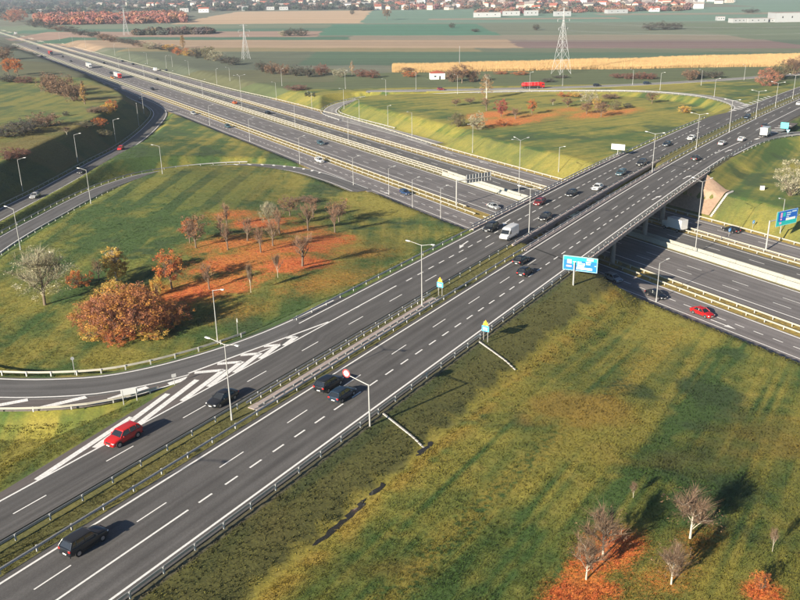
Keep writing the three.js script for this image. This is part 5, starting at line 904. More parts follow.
for (const [k, x, z, h, w, where] of [
  ['orangeTree', -234.67, -532.5, 11, 7.6, 'left of the bright pair at the upper left'],
  ['orangeTree', -226.36, -525.6, 11, 8, 'right of the bright pair at the upper left'],
  ['brownBush', -175.63, -442.21, 10.35, 12.3, 'at the left of the thicket by the poplar'],
  ['brownBush', -165.35, -430.65, 10.55, 14.3, 'in the middle of the thicket by the poplar'],
  ['brownBush', -152.35, -410.6, 8.75, 12.5, 'at the right of the thicket by the poplar'],
  ['poplar', -143.99, -401.18, 10.8, 4, 'standing before the brown thicket'],
  ['darkBush', -219.92, -496.43, 4.4, 14.1, 'low, at the foot of the bright orange pair'],
  ['russetBush', -208.74, -492.49, 3.8, 12.6, 'low, right of the bright orange pair'],
  ['brownBush', -136.81, -334.39, 5.75, 12.9, 'right of the long hedge on the left heath'],
  ['darkBush', -138.88, -320.37, 5.15, 13.9, 'in the middle of the long hedge on the left heath'],
  ['darkBush', -141.2, -310.97, 3.95, 12.3, 'left of the long hedge on the left heath'],
  ['russetBush', -122.79, -268.98, 3.7, 8.4, 'left of the low pair at the left edge'],
  ['russetBush', -121.94, -275.9, 2.8, 6.5, 'right of the low pair at the left edge'],
  ['orangeBush', -120.71, -349.55, 4, 6.2, 'on the rim of the dark cutting, lower'],
  ['yellowBush', -125.04, -374.34, 5, 6.6, 'on the rim of the dark cutting, upper'],
  ['oliveBush', -122.16, -337.7, 3, 7.7, 'left of the orange bush on the cutting rim'],
  ['orangeBush', -126.56, -384.92, 4.5, 5.8, 'highest on the rim of the dark cutting'],
  ['brownBush', -128.36, -370.37, 2.9, 10.1, 'long and low behind the cutting rim'],
  ['darkBush', -138.57, -361.95, 2, 3.2, 'small, alone on the left heath'],
  ['darkBush', -347.03, -794.5, 4.3, 20.4, 'at the upper left edge'],
  ['brownBush', -294.79, -665.09, 9.4, 13.8, 'tall, at the upper left edge'],
  ['oliveBush', -116.62, -340.71, 3, 6.9, 'at the lip of the cutting above the ramp lamp'],
  ['sapling', -122.53, -318.22, 3.4, 4.1, 'alone on the left heath'],
]) tree(k, where, x, z, h, w, 'bushes on the left heath');
for (const [k, x, z, h, w, where] of [
  ['birch', 44.11, -425.09, 11.45, 7.7, 'by the back road inside the far loop'],
  ['oliveBush', 24.33, -342.04, 5.8, 7, 'left of the silvery one inside the far loop'],
  ['paleBush', 31.54, -333.73, 6.9, 7.2, 'inside the far loop on the litter rim'],
  ['redTree', 44.26, -365.75, 7.45, 6.2, 'inside the far loop on the litter'],
  ['bare', 39.92, -383.74, 6.95, 7.4, 'behind the dark red tree in the far loop'],
  ['bare', 49.62, -359.75, 5.35, 6.9, 'between the red and orange trees in the far loop'],
  ['orangeTree', 58.25, -371.16, 6.55, 4.5, 'inside the far loop, right of the red one'],
  ['orangeBush', 42.56, -341.11, 2.75, 6.6, 'low, under the dark red tree in the far loop'],
  ['sapling', 72.45, -400.68, 3.15, 3.8, 'alone between the two far loop groups'],
  ['brownTree', 77.79, -392.29, 4.45, 5.6, 'leftmost of the right group in the far loop'],
  ['brownTree', 81.67, -370.84, 5.5, 6.3, 'in the front of the right far loop group'],
  ['brownTree', 85.9, -361.98, 7, 6.6, 'tallest of the right far loop group'],
  ['paleBush', 88.53, -397.87, 6.7, 8.6, 'in the right far loop group'],
  ['yellowTree', 89.67, -388.49, 4.4, 4.2, 'small, in the right far loop group'],
  ['oliveBush', 96.61, -381.82, 4.35, 5.2, 'at the right of the right far loop group'],
  ['darkBush', 103.5, -386.3, 2.2, 4.2, 'small, right end of the far loop group'],
  ['orangeBush', 83, -429.87, 2.4, 7.3, 'left half of the far loop hedge'],
  ['yellowBush', 89.28, -429.03, 2.4, 7.3, 'right half of the far loop hedge'],
  ['brownBush', 103.18, -418.85, 2.8, 9.2, 'long, behind the right far loop group'],
  ['brownTree', 117.74, -398.65, 5.65, 6.4, 'alone on the lawn of the far loop'],
  ['yellowBush', 122.7, -367.9, 3.35, 6.4, 'low and alone near the far loop bend'],
  ['salmonBush', 196.21, -460.58, 8.7, 14.2, 'big, beside the upper road at the far right'],
  ['oliveBush', 214.11, -486.59, 9.7, 12.6, 'behind the salmon red one at the far right'],
  ['brownBush', 230.77, -508.29, 10.1, 14.5, 'at the far right picture edge'],
  ['paleBush', 103.12, -218.89, 9.5, 9.3, 'big, at the right picture edge above the blue sign'],
  ['brownTree', 208.77, -487.16, 7.55, 8.8, 'left of the olive bush at the far right'],
  ['brownTree', 37.58, -498.83, 11.05, 13, 'beside the white hut'],
  ['brownBush', 32.85, -505.21, 7.85, 9.6, 'left of the white hut tree'],
  ['brownBush', 43.67, -503.18, 7.8, 9.6, 'right of the white hut tree'],
  ['brownTree', 27.58, -401.82, 3.65, 4.8, 'small, at the left of the far loop litter'],
  ['brownTree', 34.64, -408.55, 3.25, 5.9, 'small, at the upper left of the far loop litter'],
]) tree(k, where, x, z, h, w, 'trees inside the far loop');
for (const [k, x, z, h, w, where] of [
  ['russetBush', -54.59, -479.03, 2.65, 14.8, 'in the hedge beyond the motorway, first such from the left'],
  ['spruce', -45.96, -456.73, 3, 2.7, 'in the hedge beyond the motorway, second such from the left'],
  ['spruce', -42.98, -453.02, 2.55, 2.7, 'in the hedge beyond the motorway, third such from the left'],
  ['spruce', -47.84, -459.77, 2.25, 2.8, 'in the hedge beyond the motorway, first such from the left'],
  ['darkBush', -90.14, -590.64, 7.15, 11.2, 'in the hedge beyond the motorway, fourteenth such from the left'],
  ['brownBush', -81.34, -575.29, 7.6, 11, 'in the hedge beyond the motorway, fifth such from the left'],
  ['brownBush', -72.33, -565.97, 6.9, 10.7, 'in the hedge beyond the motorway, sixth such from the left'],
  ['darkBush', -63.73, -558.11, 6.75, 10.6, 'in the hedge beyond the motorway, fifteenth such from the left'],
  ['darkBush', -55.32, -550.12, 6.7, 10.4, 'in the hedge beyond the motorway, sixteenth such from the left'],
  ['paleBush', -73.28, -579.21, 4.5, 11, 'in the hedge beyond the motorway, third such from the left'],
  ['russetBush', -47.59, -563.33, 6.85, 10.7, 'in the hedge beyond the motorway, second such from the left'],
  ['paleBush', -35.04, -546.95, 5.45, 10.4, 'in the hedge beyond the motorway, fourth such from the left'],
  ['birch', -27.83, -552.99, 9.15, 3.9, 'in the hedge beyond the motorway'],
  ['russetBush', -21.22, -544.84, 4.85, 10.2, 'in the hedge beyond the motorway, third such from the left'],
  ['russetBush', -14.8, -537.02, 4.8, 10.1, 'in the hedge beyond the motorway, fourth such from the left'],
  ['oliveBush', -147.57, -693.57, 10.6, 13.4, 'in the hedge beyond the motorway'],
  ['paleBush', -140.27, -684.43, 8.25, 13.1, 'in the hedge beyond the motorway, second such from the left'],
  ['darkBush', -128.39, -666.32, 5.1, 12.8, 'in the hedge beyond the motorway, twelfth such from the left'],
  ['darkBush', -119.12, -648.05, 5.7, 12.5, 'in the hedge beyond the motorway, thirteenth such from the left'],
  ['darkBush', -161.19, -716.45, 7.8, 13.9, 'in the hedge beyond the motorway, eleventh such from the left'],
  ['yellowBush', -172.69, -742.19, 4.85, 14.4, 'in the hedge beyond the motorway, second such from the left'],
  ['orangeBush', -183.76, -753.57, 6.55, 14.6, 'in the hedge beyond the motorway'],
  ['darkBush', -198.24, -792.11, 5.2, 15.4, 'in the hedge beyond the motorway, tenth such from the left'],
  ['darkBush', -215.36, -817.15, 5.3, 15.8, 'in the hedge beyond the motorway, ninth such from the left'],
  ['paleBush', -231.43, -835.7, 6.35, 16.3, 'in the hedge beyond the motorway, first such from the left'],
  ['brownBush', -247.13, -865.09, 4.7, 17, 'in the hedge beyond the motorway, fourth such from the left'],
  ['darkBush', -265.3, -897.72, 5.8, 17.6, 'in the hedge beyond the motorway, eighth such from the left'],
  ['darkBush', -282.65, -929.07, 5, 18.2, 'in the hedge beyond the motorway, seventh such from the left'],
  ['brownBush', -303.68, -952.93, 7.2, 18.9, 'in the hedge beyond the motorway, third such from the left'],
  ['brownBush', -326.01, -992.49, 7.45, 19.7, 'in the hedge beyond the motorway, second such from the left'],
  ['darkBush', -361.13, -1061.07, 7.95, 21.1, 'in the hedge beyond the motorway, sixth such from the left'],
  ['darkBush', -392.37, -1110.1, 7.15, 22.1, 'in the hedge beyond the motorway, fifth such from the left'],
  ['darkBush', -433.34, -1189.99, 7.6, 23.8, 'in the hedge beyond the motorway, fourth such from the left'],
  ['brownBush', -459.79, -1225.59, 7.85, 24.6, 'in the hedge beyond the motorway, first such from the left'],
  ['darkBush', -501.89, -1292.83, 12.4, 26.1, 'in the hedge beyond the motorway, third such from the left'],
  ['darkBush', -549.39, -1365.46, 11.6, 27.7, 'in the hedge beyond the motorway, second such from the left'],
  ['salmonBush', -687, -1643.68, 20.85, 33.4, 'in the hedge beyond the motorway, second such from the left'],
  ['salmonBush', -679.59, -1595.55, 21.9, 32.6, 'in the hedge beyond the motorway, first such from the left'],
  ['darkBush', -740.27, -1708.31, 14.45, 35, 'in the hedge beyond the motorway, first such from the left'],
  ['poplar', -201.72, -841.66, 11.8, 6.1, 'in the hedge beyond the motorway'],
  ['yellowBush', -207.65, -815.81, 5.3, 15.8, 'in the hedge beyond the motorway, first such from the left'],
  ['brownBush', 166.4, -494.3, 6.6, 9.9, 'in the scrub before the reeds, second such from the left'],
  ['russetBush', 141.53, -504.9, 3.95, 9.9, 'in the scrub before the reeds, third such from the left'],
  ['russetBush', 135.49, -506.13, 3.35, 9.9, 'in the scrub before the reeds, second such from the left'],
  ['russetBush', 146.35, -503.53, 3.35, 9.9, 'in the scrub before the reeds, fourth such from the left'],
  ['russetBush', 129.46, -512.28, 2.85, 9.9, 'in the scrub before the reeds, first such from the left'],
  ['darkBush', 175.46, -504.37, 4.5, 10.1, 'in the scrub before the reeds, third such from the left'],
  ['darkBush', 182.13, -502.01, 4.45, 10.1, 'in the scrub before the reeds, fourth such from the left'],
  ['orangeBush', 65, -547.85, 1.85, 10.4, 'in the scrub before the reeds, second such from the left'],
  ['orangeBush', 76.57, -541.06, 2.4, 10.4, 'in the scrub before the reeds, third such from the left'],
  ['darkBush', 86.25, -496.02, 2.2, 9.4, 'in the scrub before the reeds, first such from the left'],
  ['darkBush', 97.04, -517.76, 1.7, 9.9, 'in the scrub before the reeds, second such from the left'],
  ['orangeBush', 8.56, -539.96, 3.6, 10.2, 'in the scrub before the reeds, first such from the left'],
  ['brownBush', 7.79, -570.93, 3.15, 10.7, 'in the scrub before the reeds, first such from the left'],
]) tree(k, where, x, z, h, w, 'hedge bushes beyond the motorway');
// ---------------------------------------------------------------- pylons, reeds, hut, town
const mLattice = std([0.5, 0.51, 0.52], 0.6, 0.2);
function pylon(label, x, z, h, base) {
  const t = thing('pylon', label, 'pylon', [x, T(x, z), z], 0.5, 'power line pylons'), legs = [], W = y => Math.max(0.55, base * (1 - y / h * 1.15) ) * 0.5, th = 0.006 * base + 0.055;
  const L = []; let y = 0; while (y < h * 0.97) { L.push(y); y += Math.max(1.6, W(y) * 1.9); } L.push(h);
  for (const [sx, sz] of [[-1, -1], [1, -1], [1, 1], [-1, 1]]) { const g = []; for (let i = 0; i + 1 < L.length; i++) g.push(bar([sx * W(L[i]), L[i], sz * W(L[i])], [sx * W(L[i + 1]), L[i + 1], sz * W(L[i + 1])], th, th, 4)); mesh('leg', merge(g), mLattice, t); }
  const br = []; for (let i = 0; i + 1 < L.length; i++) { const a = W(L[i]), b = W(L[i + 1]); for (const [p, q] of [[[-1, -1], [1, -1]], [[1, -1], [1, 1]], [[1, 1], [-1, 1]], [[-1, 1], [-1, -1]]]) { br.push(bar([p[0] * a, L[i], p[1] * a], [q[0] * b, L[i + 1], q[1] * b], th * 0.6, th * 0.6, 4), bar([q[0] * a, L[i], q[1] * a], [p[0] * b, L[i + 1], p[1] * b], th * 0.6, th * 0.6, 4), bar([p[0] * b, L[i + 1], p[1] * b], [q[0] * b, L[i + 1], q[1] * b], th * 0.5, th * 0.5, 4)); } }
  mesh('bracing', merge(br), mLattice, t);
  for (const [k, r] of [[0.97, 3.2], [0.83, 4.6], [0.7, 3.6]]) mesh('crossarm', merge([bar([-r, h * k, 0], [r, h * k, 0], th, th, 4), bar([-r, h * k, 0], [0, h * k + 1.3, 0], th * 0.7, th * 0.7, 4), bar([r, h * k, 0], [0, h * k + 1.3, 0], th * 0.7, th * 0.7, 4)]), mLattice, t);
  for (const [k, r] of [[0.83, 4.5], [0.7, 3.5]]) for (const s of [-1, 1]) mesh('insulator', bar([s * r, h * k, 0], [s * r, h * k - 1.4, 0], 0.12, 0.12, 5), mLattice, t);
  return t;
}
pylon('tall pale lattice pylon before the reed field', 102.3, -542.9, 39, 8.6); pylon('smaller lattice pylon in the fields left of the picture middle', -118.5, -698.3, 26, 5.5); pylon('distant faint lattice pylon before the red woodland', -330, -1094, 31, 6);
{ // power lines from the tall pylon
  const wires = [[102.3, -542.9, 39], [-118.5, -698.3, 26]];
  const g = []; for (const [k, r] of [[0.83, 4.5], [0.83, -4.5], [0.7, 3.5], [0.7, -3.5]]) { const a = [102.3 + r * 0.9, -3.9 + 39 * k - 1.4, -542.9 - r * 0.4], b = [430, 26, -640]; let p = a; for (let i = 1; i <= 14; i++) { const t = i / 14, q = [mix(a[0], b[0] + r, t), mix(a[1], b[1] * k + 3, t) - 14 * 4 * t * (1 - t) * 0.5, mix(a[2], b[2], t)]; g.push(bar(p, q, 0.035, 0.035, 4)); p = q; } }
  tag(mesh('power_lines', merge(g), std([0.5, 0.5, 0.5], 0.5, 0.4), scene), 'thin sagging power lines running right from the tall pylon', 'power line');
}
{ // reeds: many stems in one belt
  const r = rng(5), blade = (() => { const pos = [], c = []; for (let k = 0; k < 14; k++) { const x = (r() - 0.5) * 1.6, z = (r() - 0.5) * 1.6, h = 1.5 + r() * 0.9, a = r() * 6.28, w = 0.07; pos.push(x - Math.cos(a) * w, 0, z - Math.sin(a) * w, x + Math.cos(a) * w, 0, z + Math.sin(a) * w, x + (r() - 0.5) * 0.5, h, z + (r() - 0.5) * 0.5); } return geom(pos, [...Array(pos.length / 3).keys()]); })();
  const N = 34000, im = new THREE.InstancedMesh(blade, std([0.5, 0.34, 0.15], 0.95), N), m = new THREE.Matrix4(), q = new THREE.Quaternion(), c = new THREE.Color(); let n = 0;
  while (n < N) { const x = -2 + r() * 345, z = -566 - r() * 88; if (z > -568 - 6 * vn(x * 0.05, 2) + 3 || z < -618 + 8 * vn(x * 0.03, 9) - x * 0.1) continue; q.setFromAxisAngle(new THREE.Vector3(0, 1, 0), r() * 6.28); m.compose(new THREE.Vector3(x, T(x, z) - 0.05, z), q, new THREE.Vector3(1, 0.8 + 0.4 * r(), 1)); im.setMatrixAt(n, m); const f = 0.75 + 0.4 * r() + 0.2 * vn(x * 0.06, z * 0.2); im.setColorAt(n, c.setRGB(f, f * (0.94 + 0.08 * r()), f)); n++; }
  im.name = 'reeds'; im.userData = { kind: 'stuff', label: 'belt of tall tan reeds across the fields', category: 'reeds' }; im.castShadow = im.receiveShadow = true; scene.add(im);
}
{ // white hut with red roof beside the brown tree
  const x = 24.6, z = -524, t = thing('hut', 'small white hut with a red roof beside the brown tree', 'hut', [x, T(x, z), z], 0.1);
  mesh('wall', bx(8.6, 3.6, 6, 0, 1.8, 0), std([0.78, 0.78, 0.75], 0.8), t); mesh('roof', new THREE.CylinderGeometry(0.01, 4.9, 1.4, 4, 1).rotateY(Math.PI / 4).scale(1.32, 1, 0.95).translate(0, 4.3, 0), std([0.42, 0.1, 0.06], 0.8), t); mesh('door', bx(1, 2, 0.1, 1.2, 1.05, 3.02), mTrim, t); mesh('window', bx(1.3, 0.9, 0.1, -1.6, 1.9, 3.02), mGlassCar, t);
}
// houses of the town: each a thing with wall and roof
const wallM = [[0.72, 0.7, 0.65], [0.62, 0.55, 0.45], [0.78, 0.77, 0.75], [0.5, 0.42, 0.36], [0.68, 0.6, 0.5]].map(c => std(c, 0.85)), roofM = [[0.3, 0.1, 0.07], [0.24, 0.14, 0.11], [0.16, 0.14, 0.14], [0.38, 0.12, 0.08], [0.3, 0.26, 0.24]].map(c => std(c, 0.85));
const roofGeo = geom([-0.54, 0, 0.56, 0.54, 0, 0.56, 0.54, 0, -0.56, -0.54, 0, -0.56, -0.54, 1, 0, 0.54, 1, 0], [0, 1, 5, 0, 5, 4, 2, 3, 4, 2, 4, 5, 1, 2, 5, 3, 0, 4]).toNonIndexed(); roofGeo.computeVertexNormals();
const unit = bx(1, 1, 1, 0, 0.5, 0), winGeo = bx(1, 1, 1);
const colorWord = ['cream', 'tan', 'white', 'brown', 'sand'], roofWord = ['red', 'brown', 'dark', 'bright red', 'grey'];
const mShedWall = std([0.33, 0.34, 0.35], 0.8);
function house(x, z, w, d, h, roof, turn, wi, ri, label) {
  const t = thing(roof ? 'house' : 'warehouse', label, roof ? 'house' : 'warehouse', [x, T(x, z) - 0.1, z], turn, roof ? 'houses of the distant town' : 'white sheds at the field edge');
  mesh('wall', unit, roof ? wallM[wi] : mShedWall, t).scale.set(w, h, d);
  if (roof) { const m = mesh('roof', roofGeo, roofM[ri], t); m.position.y = h; m.scale.set(w, roof, d); } else { const m = mesh('roof', unit, roofM[4], t); m.position.y = h; m.scale.set(w * 1.02, 0.4, d * 1.02); }
  for (let k = 0; k < 3; k++) { const m = mesh('window', winGeo, mGlassCar, t); m.position.set((k - 1) * w * 0.3, h * 0.55, d / 2 + 0.02); m.scale.set(Math.min(1.4, w * 0.1), h * 0.2, 0.08); }
  return t;
}
{
  const r = rng(31), spots = [[-911.23, -4.05, -2769.17, 0], [-908.58, -4.03, -2791.02, 0], [-902.45, -3.98, -2803.52, 0], [-1131.32, -3.92, -3559.68, 0], [-860.51, -3.97, -2741.75, 0], [-812.64, -4.04, -2630.1, 0], [-1115.53, -4.05, -3660.25, 0], [-917.79, -4.13, -3048.76, 0], [-1027.08, -4.17, -3485.55, 0], [-839.32, -4.14, -2847.13, 0], [-708.79, -3.9, -2471.18, 0], [-707.58, -3.89, -2477.3, 0], [-879.09, -3.94, -3117.08, 0], [-794.81, -4.03, -2874.51, 0], [-714.35, -4.11, -2620.75, 0], [-729.72, -4.05, -2707.44, 0], [-683.97, -4.15, -2600.32, 0], [-878.84, -4.06, -3383.94, 0], [-769.15, -3.94, -3004.88, 0], [-692.2, -3.88, -2765.67, 0], [-640.96, -3.99, -2591.75, 0], [-698.4, -3.92, -2863.25, 0], [-591.47, -4.12, -2475.36, 0], [-676.24, -3.97, -2879.9, 0], [-757.36, -3.98, -3322.04, 0], [-742.93, -4, -3310.8, 0], [-604.83, -4, -2710.23, 0], [-498.65, -3.94, -2304.23, 0], [-611.28, -3.92, -2888.23, 0], [-718.23, -4, -3449.94, 0], [-547.19, -3.97, -2665.56, 0], [-580.01, -3.93, -2876.29, 0], [-500.36, -3.97, -2525.43, 0], [-473.04, -3.81, -2444.07, 0], [-487.28, -3.93, -2576.24, 0], [-558.52, -4.02, -3055.26, 0], [-461.43, -3.98, -2542.23, 0], [-456.05, -3.95, -2568.68, 0], [-388.91, -3.86, -2263.56, 0], [-468.52, -3.94, -2779.45, 0], [-492.43, -4.14, -3053.02, 0], [-486.64, -3.91, -3093.73, 0], [-371.3, -3.96, -2407.87, 0], [-473.17, -3.87, -3123.19, 0], [-390.01, -4.01, -2680.51, 0], [-362.8, -4.04, -2559.11, 0], [-438.99, -4.17, -3176.83, 0], [-357.26, -3.95, -2639.16, 0], [-402.64, -3.97, -3135.16, 0], [-283.77, -4.03, -2219.64, 0], [-274.71, -3.99, -2273.29, 0], [-284.1, -3.95, -2425.11, 0], [-279.85, -3.88, -2454.54, 0], [-310.4, -3.96, -2793.68, 0], [-258.89, -3.82, -2490.52, 0], [-287.81, -4.15, -2867.11, 0], [-275.82, -3.84, -2895.17, 0], [-210.11, -4.06, -2285.36, 0], [-232.43, -3.9, -2597.54, 0], [-233.09, -4.01, -2787.52, 0], [-178.1, -4, -2236.57, 0], [-225.83, -3.91, -2999.17, 0], [-195.63, -3.99, -2657.93, 0], [-165.62, -4, -2423.53, 0], [-173.85, -3.91, -2686, 0], [-152.15, -4.11, -2587.64, 0], [-147.49, -4.1, -2678.07, 0], [-113.52, -3.85, -2162.52, 0], [-124.74, -4.14, -2763.45, 0], [-93.58, -3.95, -2143.56, 0], [-97.67, -4.01, -2484.78, 0], [-80.64, -4.07, -2478.16, 0], [-80.17, -3.99, -2659.19, 0], [-70.55, -3.95, -2917.38, 0], [-55.47, -4.07, -2572.99, 0], [-36.62, -4.02, -1942.58, 0], [-36.37, -4.02, -2701.83, 0], [-24.02, -3.82, -2626.48, 0], [-9.09, -3.93, -1930.52, 0], [-2.97, -4.01, -2556.07, 0], [10.53, -4.01, -2142.27, 0], [15.9, -4.13, -2077.64, 0], [23.38, -3.94, -1914.22, 0], [38.21, -3.86, -2700.85, 0], [41.56, -3.98, -2105.75, 0], [58.93, -3.98, -2348.95, 0], [56.04, -3.89, -1946, 0], [80.51, -4.09, -2466.42, 0], [72.97, -4.09, -1879.32, 0], [79.13, -3.85, -1943.65, 0], [119.88, -4.02, -2762.7, 0], [123.18, -4.08, -2572.49, 0], [112.97, -3.96, -2063.29, 0], [111.63, -3.87, -1860.73, 0], [147.01, -3.97, -2444.45, 0], [139.45, -3.9, -2075.45, 0], [173.45, -3.77, -2395.35, 0], [149.13, -3.97, -2036.01, 0], [180.11, -3.99, -2251.79, 0], [177.18, -3.92, -2101.16, 0], [201.89, -3.92, -2312.15, 0], [244.2, -4.06, -2667.19, 0], [217.96, -3.96, -2267.35, 0], [237.86, -4.1, -2404.08, 0], [207.34, -4.04, -2029.29, 0], [282.19, -3.9, -2659.64, 0], [210.57, -4.03, -1870.44, 0], [242.38, -3.9, -2044.82, 0], [288.75, -4.16, -2394.92, 0], [252.72, -4.04, -2024.95, 0], [262.04, -3.95, -2009.27, 0], [343.23, -4.01, -2578.66, 0], [260.16, -4.03, -1867.26, 0], [315.73, -4.03, -2214.47, 0], [282.19, -3.91, -1958.6, 0], [277.27, -4.01, -1860.19, 0], [319.32, -3.92, -2084.3, 0], [277.45, -4, -1765.68, 0], [331.47, -3.8, -2049.45, 0], [395.9, -4.03, -2390.38, 0], [343.08, -4.09, -1999.45, 0], [320.65, -4, -1813.38, 0], [420.55, -4.12, -2341.17, 0], [355.69, -3.87, -1948.19, 0], [375.8, -3.97, -1991.94, 0], [434.73, -4.03, -2248.18, 0], [414.99, -3.81, -2105.09, 0], [393.37, -4.05, -1944.94, 0], [482.41, -3.9, -2354.48, 0], [437.41, -4.02, -2091.27, 0], [387.9, -4.07, -1805.56, 0], [459.76, -3.93, -2116.97, 0], [451.39, -4.01, -2029.73, 0], [448.38, -3.98, -2003.12, 0], [434.4, -3.85, -1887.38, 0], [436.48, -3.9, -1873.42, 0], [478.94, -4.07, -2029.24, 0], [545.59, -4.08, -2267.52, 0], [448.35, -3.91, -1815.59, 0], [566.14, -4.08, -2259.79, 0], [481.41, -3.91, -1880.74, 0], [461.79, -3.9, -1771.08, 0], [512.65, -3.86, -1956.25, 0], [496.12, -4.07, -1868.1, 0], [467.35, -3.84, -1732.79, 0], [508.84, -3.81, -1846.29, 0], [525.6, -3.85, -1880.98, 0], [499.3, -4, -1760.1, 0], [609.44, -3.94, -2114.5, 0], [614.04, -4.02, -2112.3, 0], [588.01, -4.15, -1979.27, 0], [541.99, -4, -1791.44, 0], [577.14, -3.8, -1902.65, 0], [691.47, -3.89, -2253.88, 0], [527.4, -3.94, -1690.89, 0], [561.9, -3.79, -1773.42, 0], [565.45, -4.01, -1746.25, 0], [641.37, -4.2, -1961.78, 0], [571.15, -4.06, -1732.62, 0], [654.12, -4.12, -1965.22, 0], [567.45, -4.1, -1677.87, 0], [731.4, -3.94, -2149.04, 0], [748.05, -4.03, -2157.83, 0], [761.19, -4.02, -2171.49, 0], [758.3, -4.1, -2144.24, 0], [710.91, -3.91, -1972.16, 0], [738.99, -3.88, -2039.04, 0], [808.38, -3.97, -2205.32, 0], [747, -3.88, -2012.25, 0], [769.41, -3.96, -2054.52, 0]];
  spots.forEach(([x, y, z], k) => { const part = k < 45 ? 'left' : k < 115 ? 'middle' : 'right', near = z > -2300 ? 'near edge of the' : 'back of the', wi = r() * 5 | 0, ri = r() * 5 | 0; house(x, z, 11 + r() * 10, 9 + r() * 4, 4.5 + r() * 5, 2.6 + r() * 2.6, (r() - 0.5) * 2.4, wi, ri, `${colorWord[wi]} house with ${roofWord[ri]} roof at the ${near} distant town, ${part} part`); });
}
const shedLook = ['long white shed left of the tall pylon', 'white barn nearest left of the tall pylon top', 'white barn second left of the tall pylon top', 'white barn behind the tall pylon top', 'long white barn right of the tall pylon', 'small white barn farther right of the tall pylon', 'largest pale grey warehouse at the right edge', 'low white greenhouse, right one of the yard', 'low white greenhouse, middle one of the yard', 'low white greenhouse, left one of the yard', 'low white shed beside the largest warehouse', 'very long low white building at the upper left', 'white shed above the red woodland, left one', 'white shed above the red woodland, middle one', 'white shed above the red woodland, right one', 'small white barn before the red woodland', 'pale house with orange roof by the dark trees at the left', 'white block right of the orange roofed house', 'white block left of the tan field', 'white block behind the tan field', 'pale block at the town edge, left of the middle', 'pale block behind the town edge, left of the middle', 'white tall block in the middle of the town', 'white low block in the middle of the town'];
const shedSize = [[44, 16, 7], [28, 14, 7], [22, 12, 8], [26, 12, 7], [36, 14, 6], [16, 12, 6], [40, 26, 11], [26, 12, 5], [18, 12, 5], [10, 10, 5], [14, 10, 4], [180, 14, 6], [30, 14, 7], [18, 12, 9], [20, 12, 8], [12, 10, 9], [22, 14, 8], [14, 12, 10], [18, 12, 7], [20, 12, 7], [20, 12, 9], [20, 12, 8], [16, 12, 14], [22, 12, 7]];
[[148.64, -3.9, -1448.85, 0], [193.88, -4.09, -1498.95, 0], [224.5, -3.94, -1480.14, 0], [267.49, -3.87, -1435.59, 0], [373.76, -3.97, -1516.44, 0], [450.65, -3.85, -1560.59, 0], [499.38, -3.91, -1137.65, 0], [456.99, -3.88, -1130.46, 0], [433.86, -3.84, -1132.96, 0], [435.93, -4.09, -1198.88, 0], [481.43, -4.09, -1134.3, 0], [-874.71, -3.91, -2244.28, 0], [-633.17, -4.03, -2300.14, 0], [-569.33, -4, -2321.32, 0], [-475, -4.04, -2035.17, 0], [-449.56, -3.96, -1606.43, 0], [-418.93, -4.09, -1972.74, 0], [-341.05, -4.02, -2046.23, 0], [-285.95, -4.03, -2075.96, 0], [-253.48, -3.97, -2055.66, 0], [-95.16, -3.88, -2202.72, 0], [-77.58, -3.96, -2339.67, 0], [61.33, -4.04, -2198.04, 0], [76.96, -3.98, -1973.4, 0]].forEach(([x, y, z], k) => house(x, z, ...shedSize[k], k === 5 || k === 16 ? 3 : 0, (k * 0.37) % 0.3 - 0.1, k === 16 ? 0 : 2, 3, shedLook[k]));
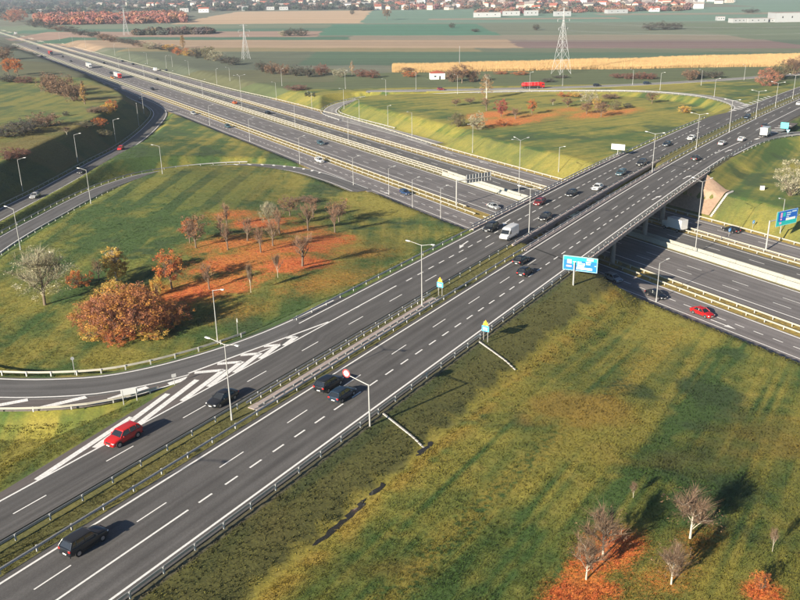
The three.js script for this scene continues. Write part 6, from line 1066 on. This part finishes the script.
// far trees: town greenery and red woodland, each one mass
{
  const r = rng(91), pos = []; for (let k = 0; k < 220; k++) { let x, y, z; do { x = 2 * r() - 1; y = r(); z = 2 * r() - 1; } while (x * x + (2 * y - 1) ** 2 + z * z > 1); const s = 0.34; for (let e = 0; e < 3; e++) pos.push(x + (r() - 0.5) * s * 2, y + (r() - 0.5) * s, z + (r() - 0.5) * s * 2); }
  const g = geom(pos, [...Array(pos.length / 3).keys()]), q = new THREE.Quaternion(), m = new THREE.Matrix4(), c = new THREE.Color();
  function mass(name, label, spots) { const im = new THREE.InstancedMesh(g, std([1, 1, 1], 0.95), spots.length); spots.forEach(([x, z, w, h, k], i) => { q.setFromAxisAngle(new THREE.Vector3(0, 1, 0), i * 1.7); m.compose(new THREE.Vector3(x, T(x, z) - 0.3, z), q, new THREE.Vector3(w / 2, h, w / 2)); im.setMatrixAt(i, m); im.setColorAt(i, c.setRGB(...k)); }); im.name = name; im.userData = { kind: 'stuff', label, category: 'trees' }; im.castShadow = im.receiveShadow = true; scene.add(im); }
  const town = [], red = []; const pick = a => a[r() * a.length | 0].map(v => v * (0.8 + 0.4 * r()));
  for (let k = 0; k < 2600; k++) { const px = -0.5 + 0.9 * r(), d0 = px < -0.05 ? 1980 - 300 * px : px < 0.2 ? 1900 : 1600, zz = -(d0 + 2600 * Math.pow(r(), 1.4)); if (px > 0.33 && zz > -2900) continue; const big = 1 + (-zz - 1600) / 4000; town.push([px * -zz, zz, (8 + r() * 9) * big, (5 + r() * 7) * big, pick(px < -0.02 ? [[0.05, 0.065, 0.05], [0.07, 0.08, 0.06], [0.13, 0.09, 0.075], [0.06, 0.07, 0.06]] : [[0.3, 0.15, 0.12], [0.24, 0.13, 0.11], [0.08, 0.09, 0.075], [0.2, 0.13, 0.11]])]); }
  for (let k = 0; k < 200; k++) { const px = 0.09 + 0.23 * r(), zz = -(1560 + 120 * r()); town.push([px * -zz, zz, 8 + r() * 8, 5 + r() * 6, pick([[0.26, 0.14, 0.11], [0.07, 0.09, 0.07], [0.3, 0.16, 0.12]])]); }
  for (let k = 0; k < 620; k++) { const u = r(), d = -(1425 + 330 * r()), x = mix(-0.4, -0.235, u) * -d; red.push([x, d, 10 + r() * 8, 7 + r() * 7, pick([[0.36, 0.13, 0.09], [0.3, 0.11, 0.08], [0.4, 0.17, 0.11], [0.22, 0.1, 0.08]])]); }
  for (let k = 0; k < 70; k++) { const x = -225 - r() * 90, z = -1075 - r() * 40; red.push([x, z, 9 + r() * 6, 5 + r() * 4, pick([[0.09, 0.08, 0.065], [0.14, 0.1, 0.08]])]); }
  mass('town_trees', 'mass of bare and dark trees among the distant houses', town); mass('red_woodland', 'mass of red brown woodland at the upper left', red);
}
for (const [kind, x, z, h, w, where] of [['darkBush', 164.4, -1041, 6.5, 10, 'alone in the fields left of the tall pylon'], ['brownTree', -12.7, -1400, 19, 15, 'tall and alone before the town'], ['darkBush', -80, -1676, 8, 10, 'small, alone before the town'], ['darkBush', 71, -1121, 6, 9, 'left in the row of field bushes'], ['darkBush', 92, -1023, 4, 12, 'right in the row of field bushes'], ['darkBush', 287, -1003, 8, 20, 'left in the copse of the right fields'], ['darkBush', 303, -1003, 9, 22, 'middle in the copse of the right fields'], ['darkBush', 318, -1008, 7, 18, 'right in the copse of the right fields'], ['darkBush', 565, -1426, 7, 26, 'before the upper right fields'], ['darkBush', -119.7, -1011, 8.5, 18, 'left in the copse of the left fields'], ['darkBush', -107, -1006, 8, 18, 'right in the copse of the left fields'], ['paleBush', -128, -1012, 6, 10, 'beside the copse of the left fields']]) tree(kind, where, x, z, h, w, 'bushes in the far fields');
renderer.render(scene, camera);
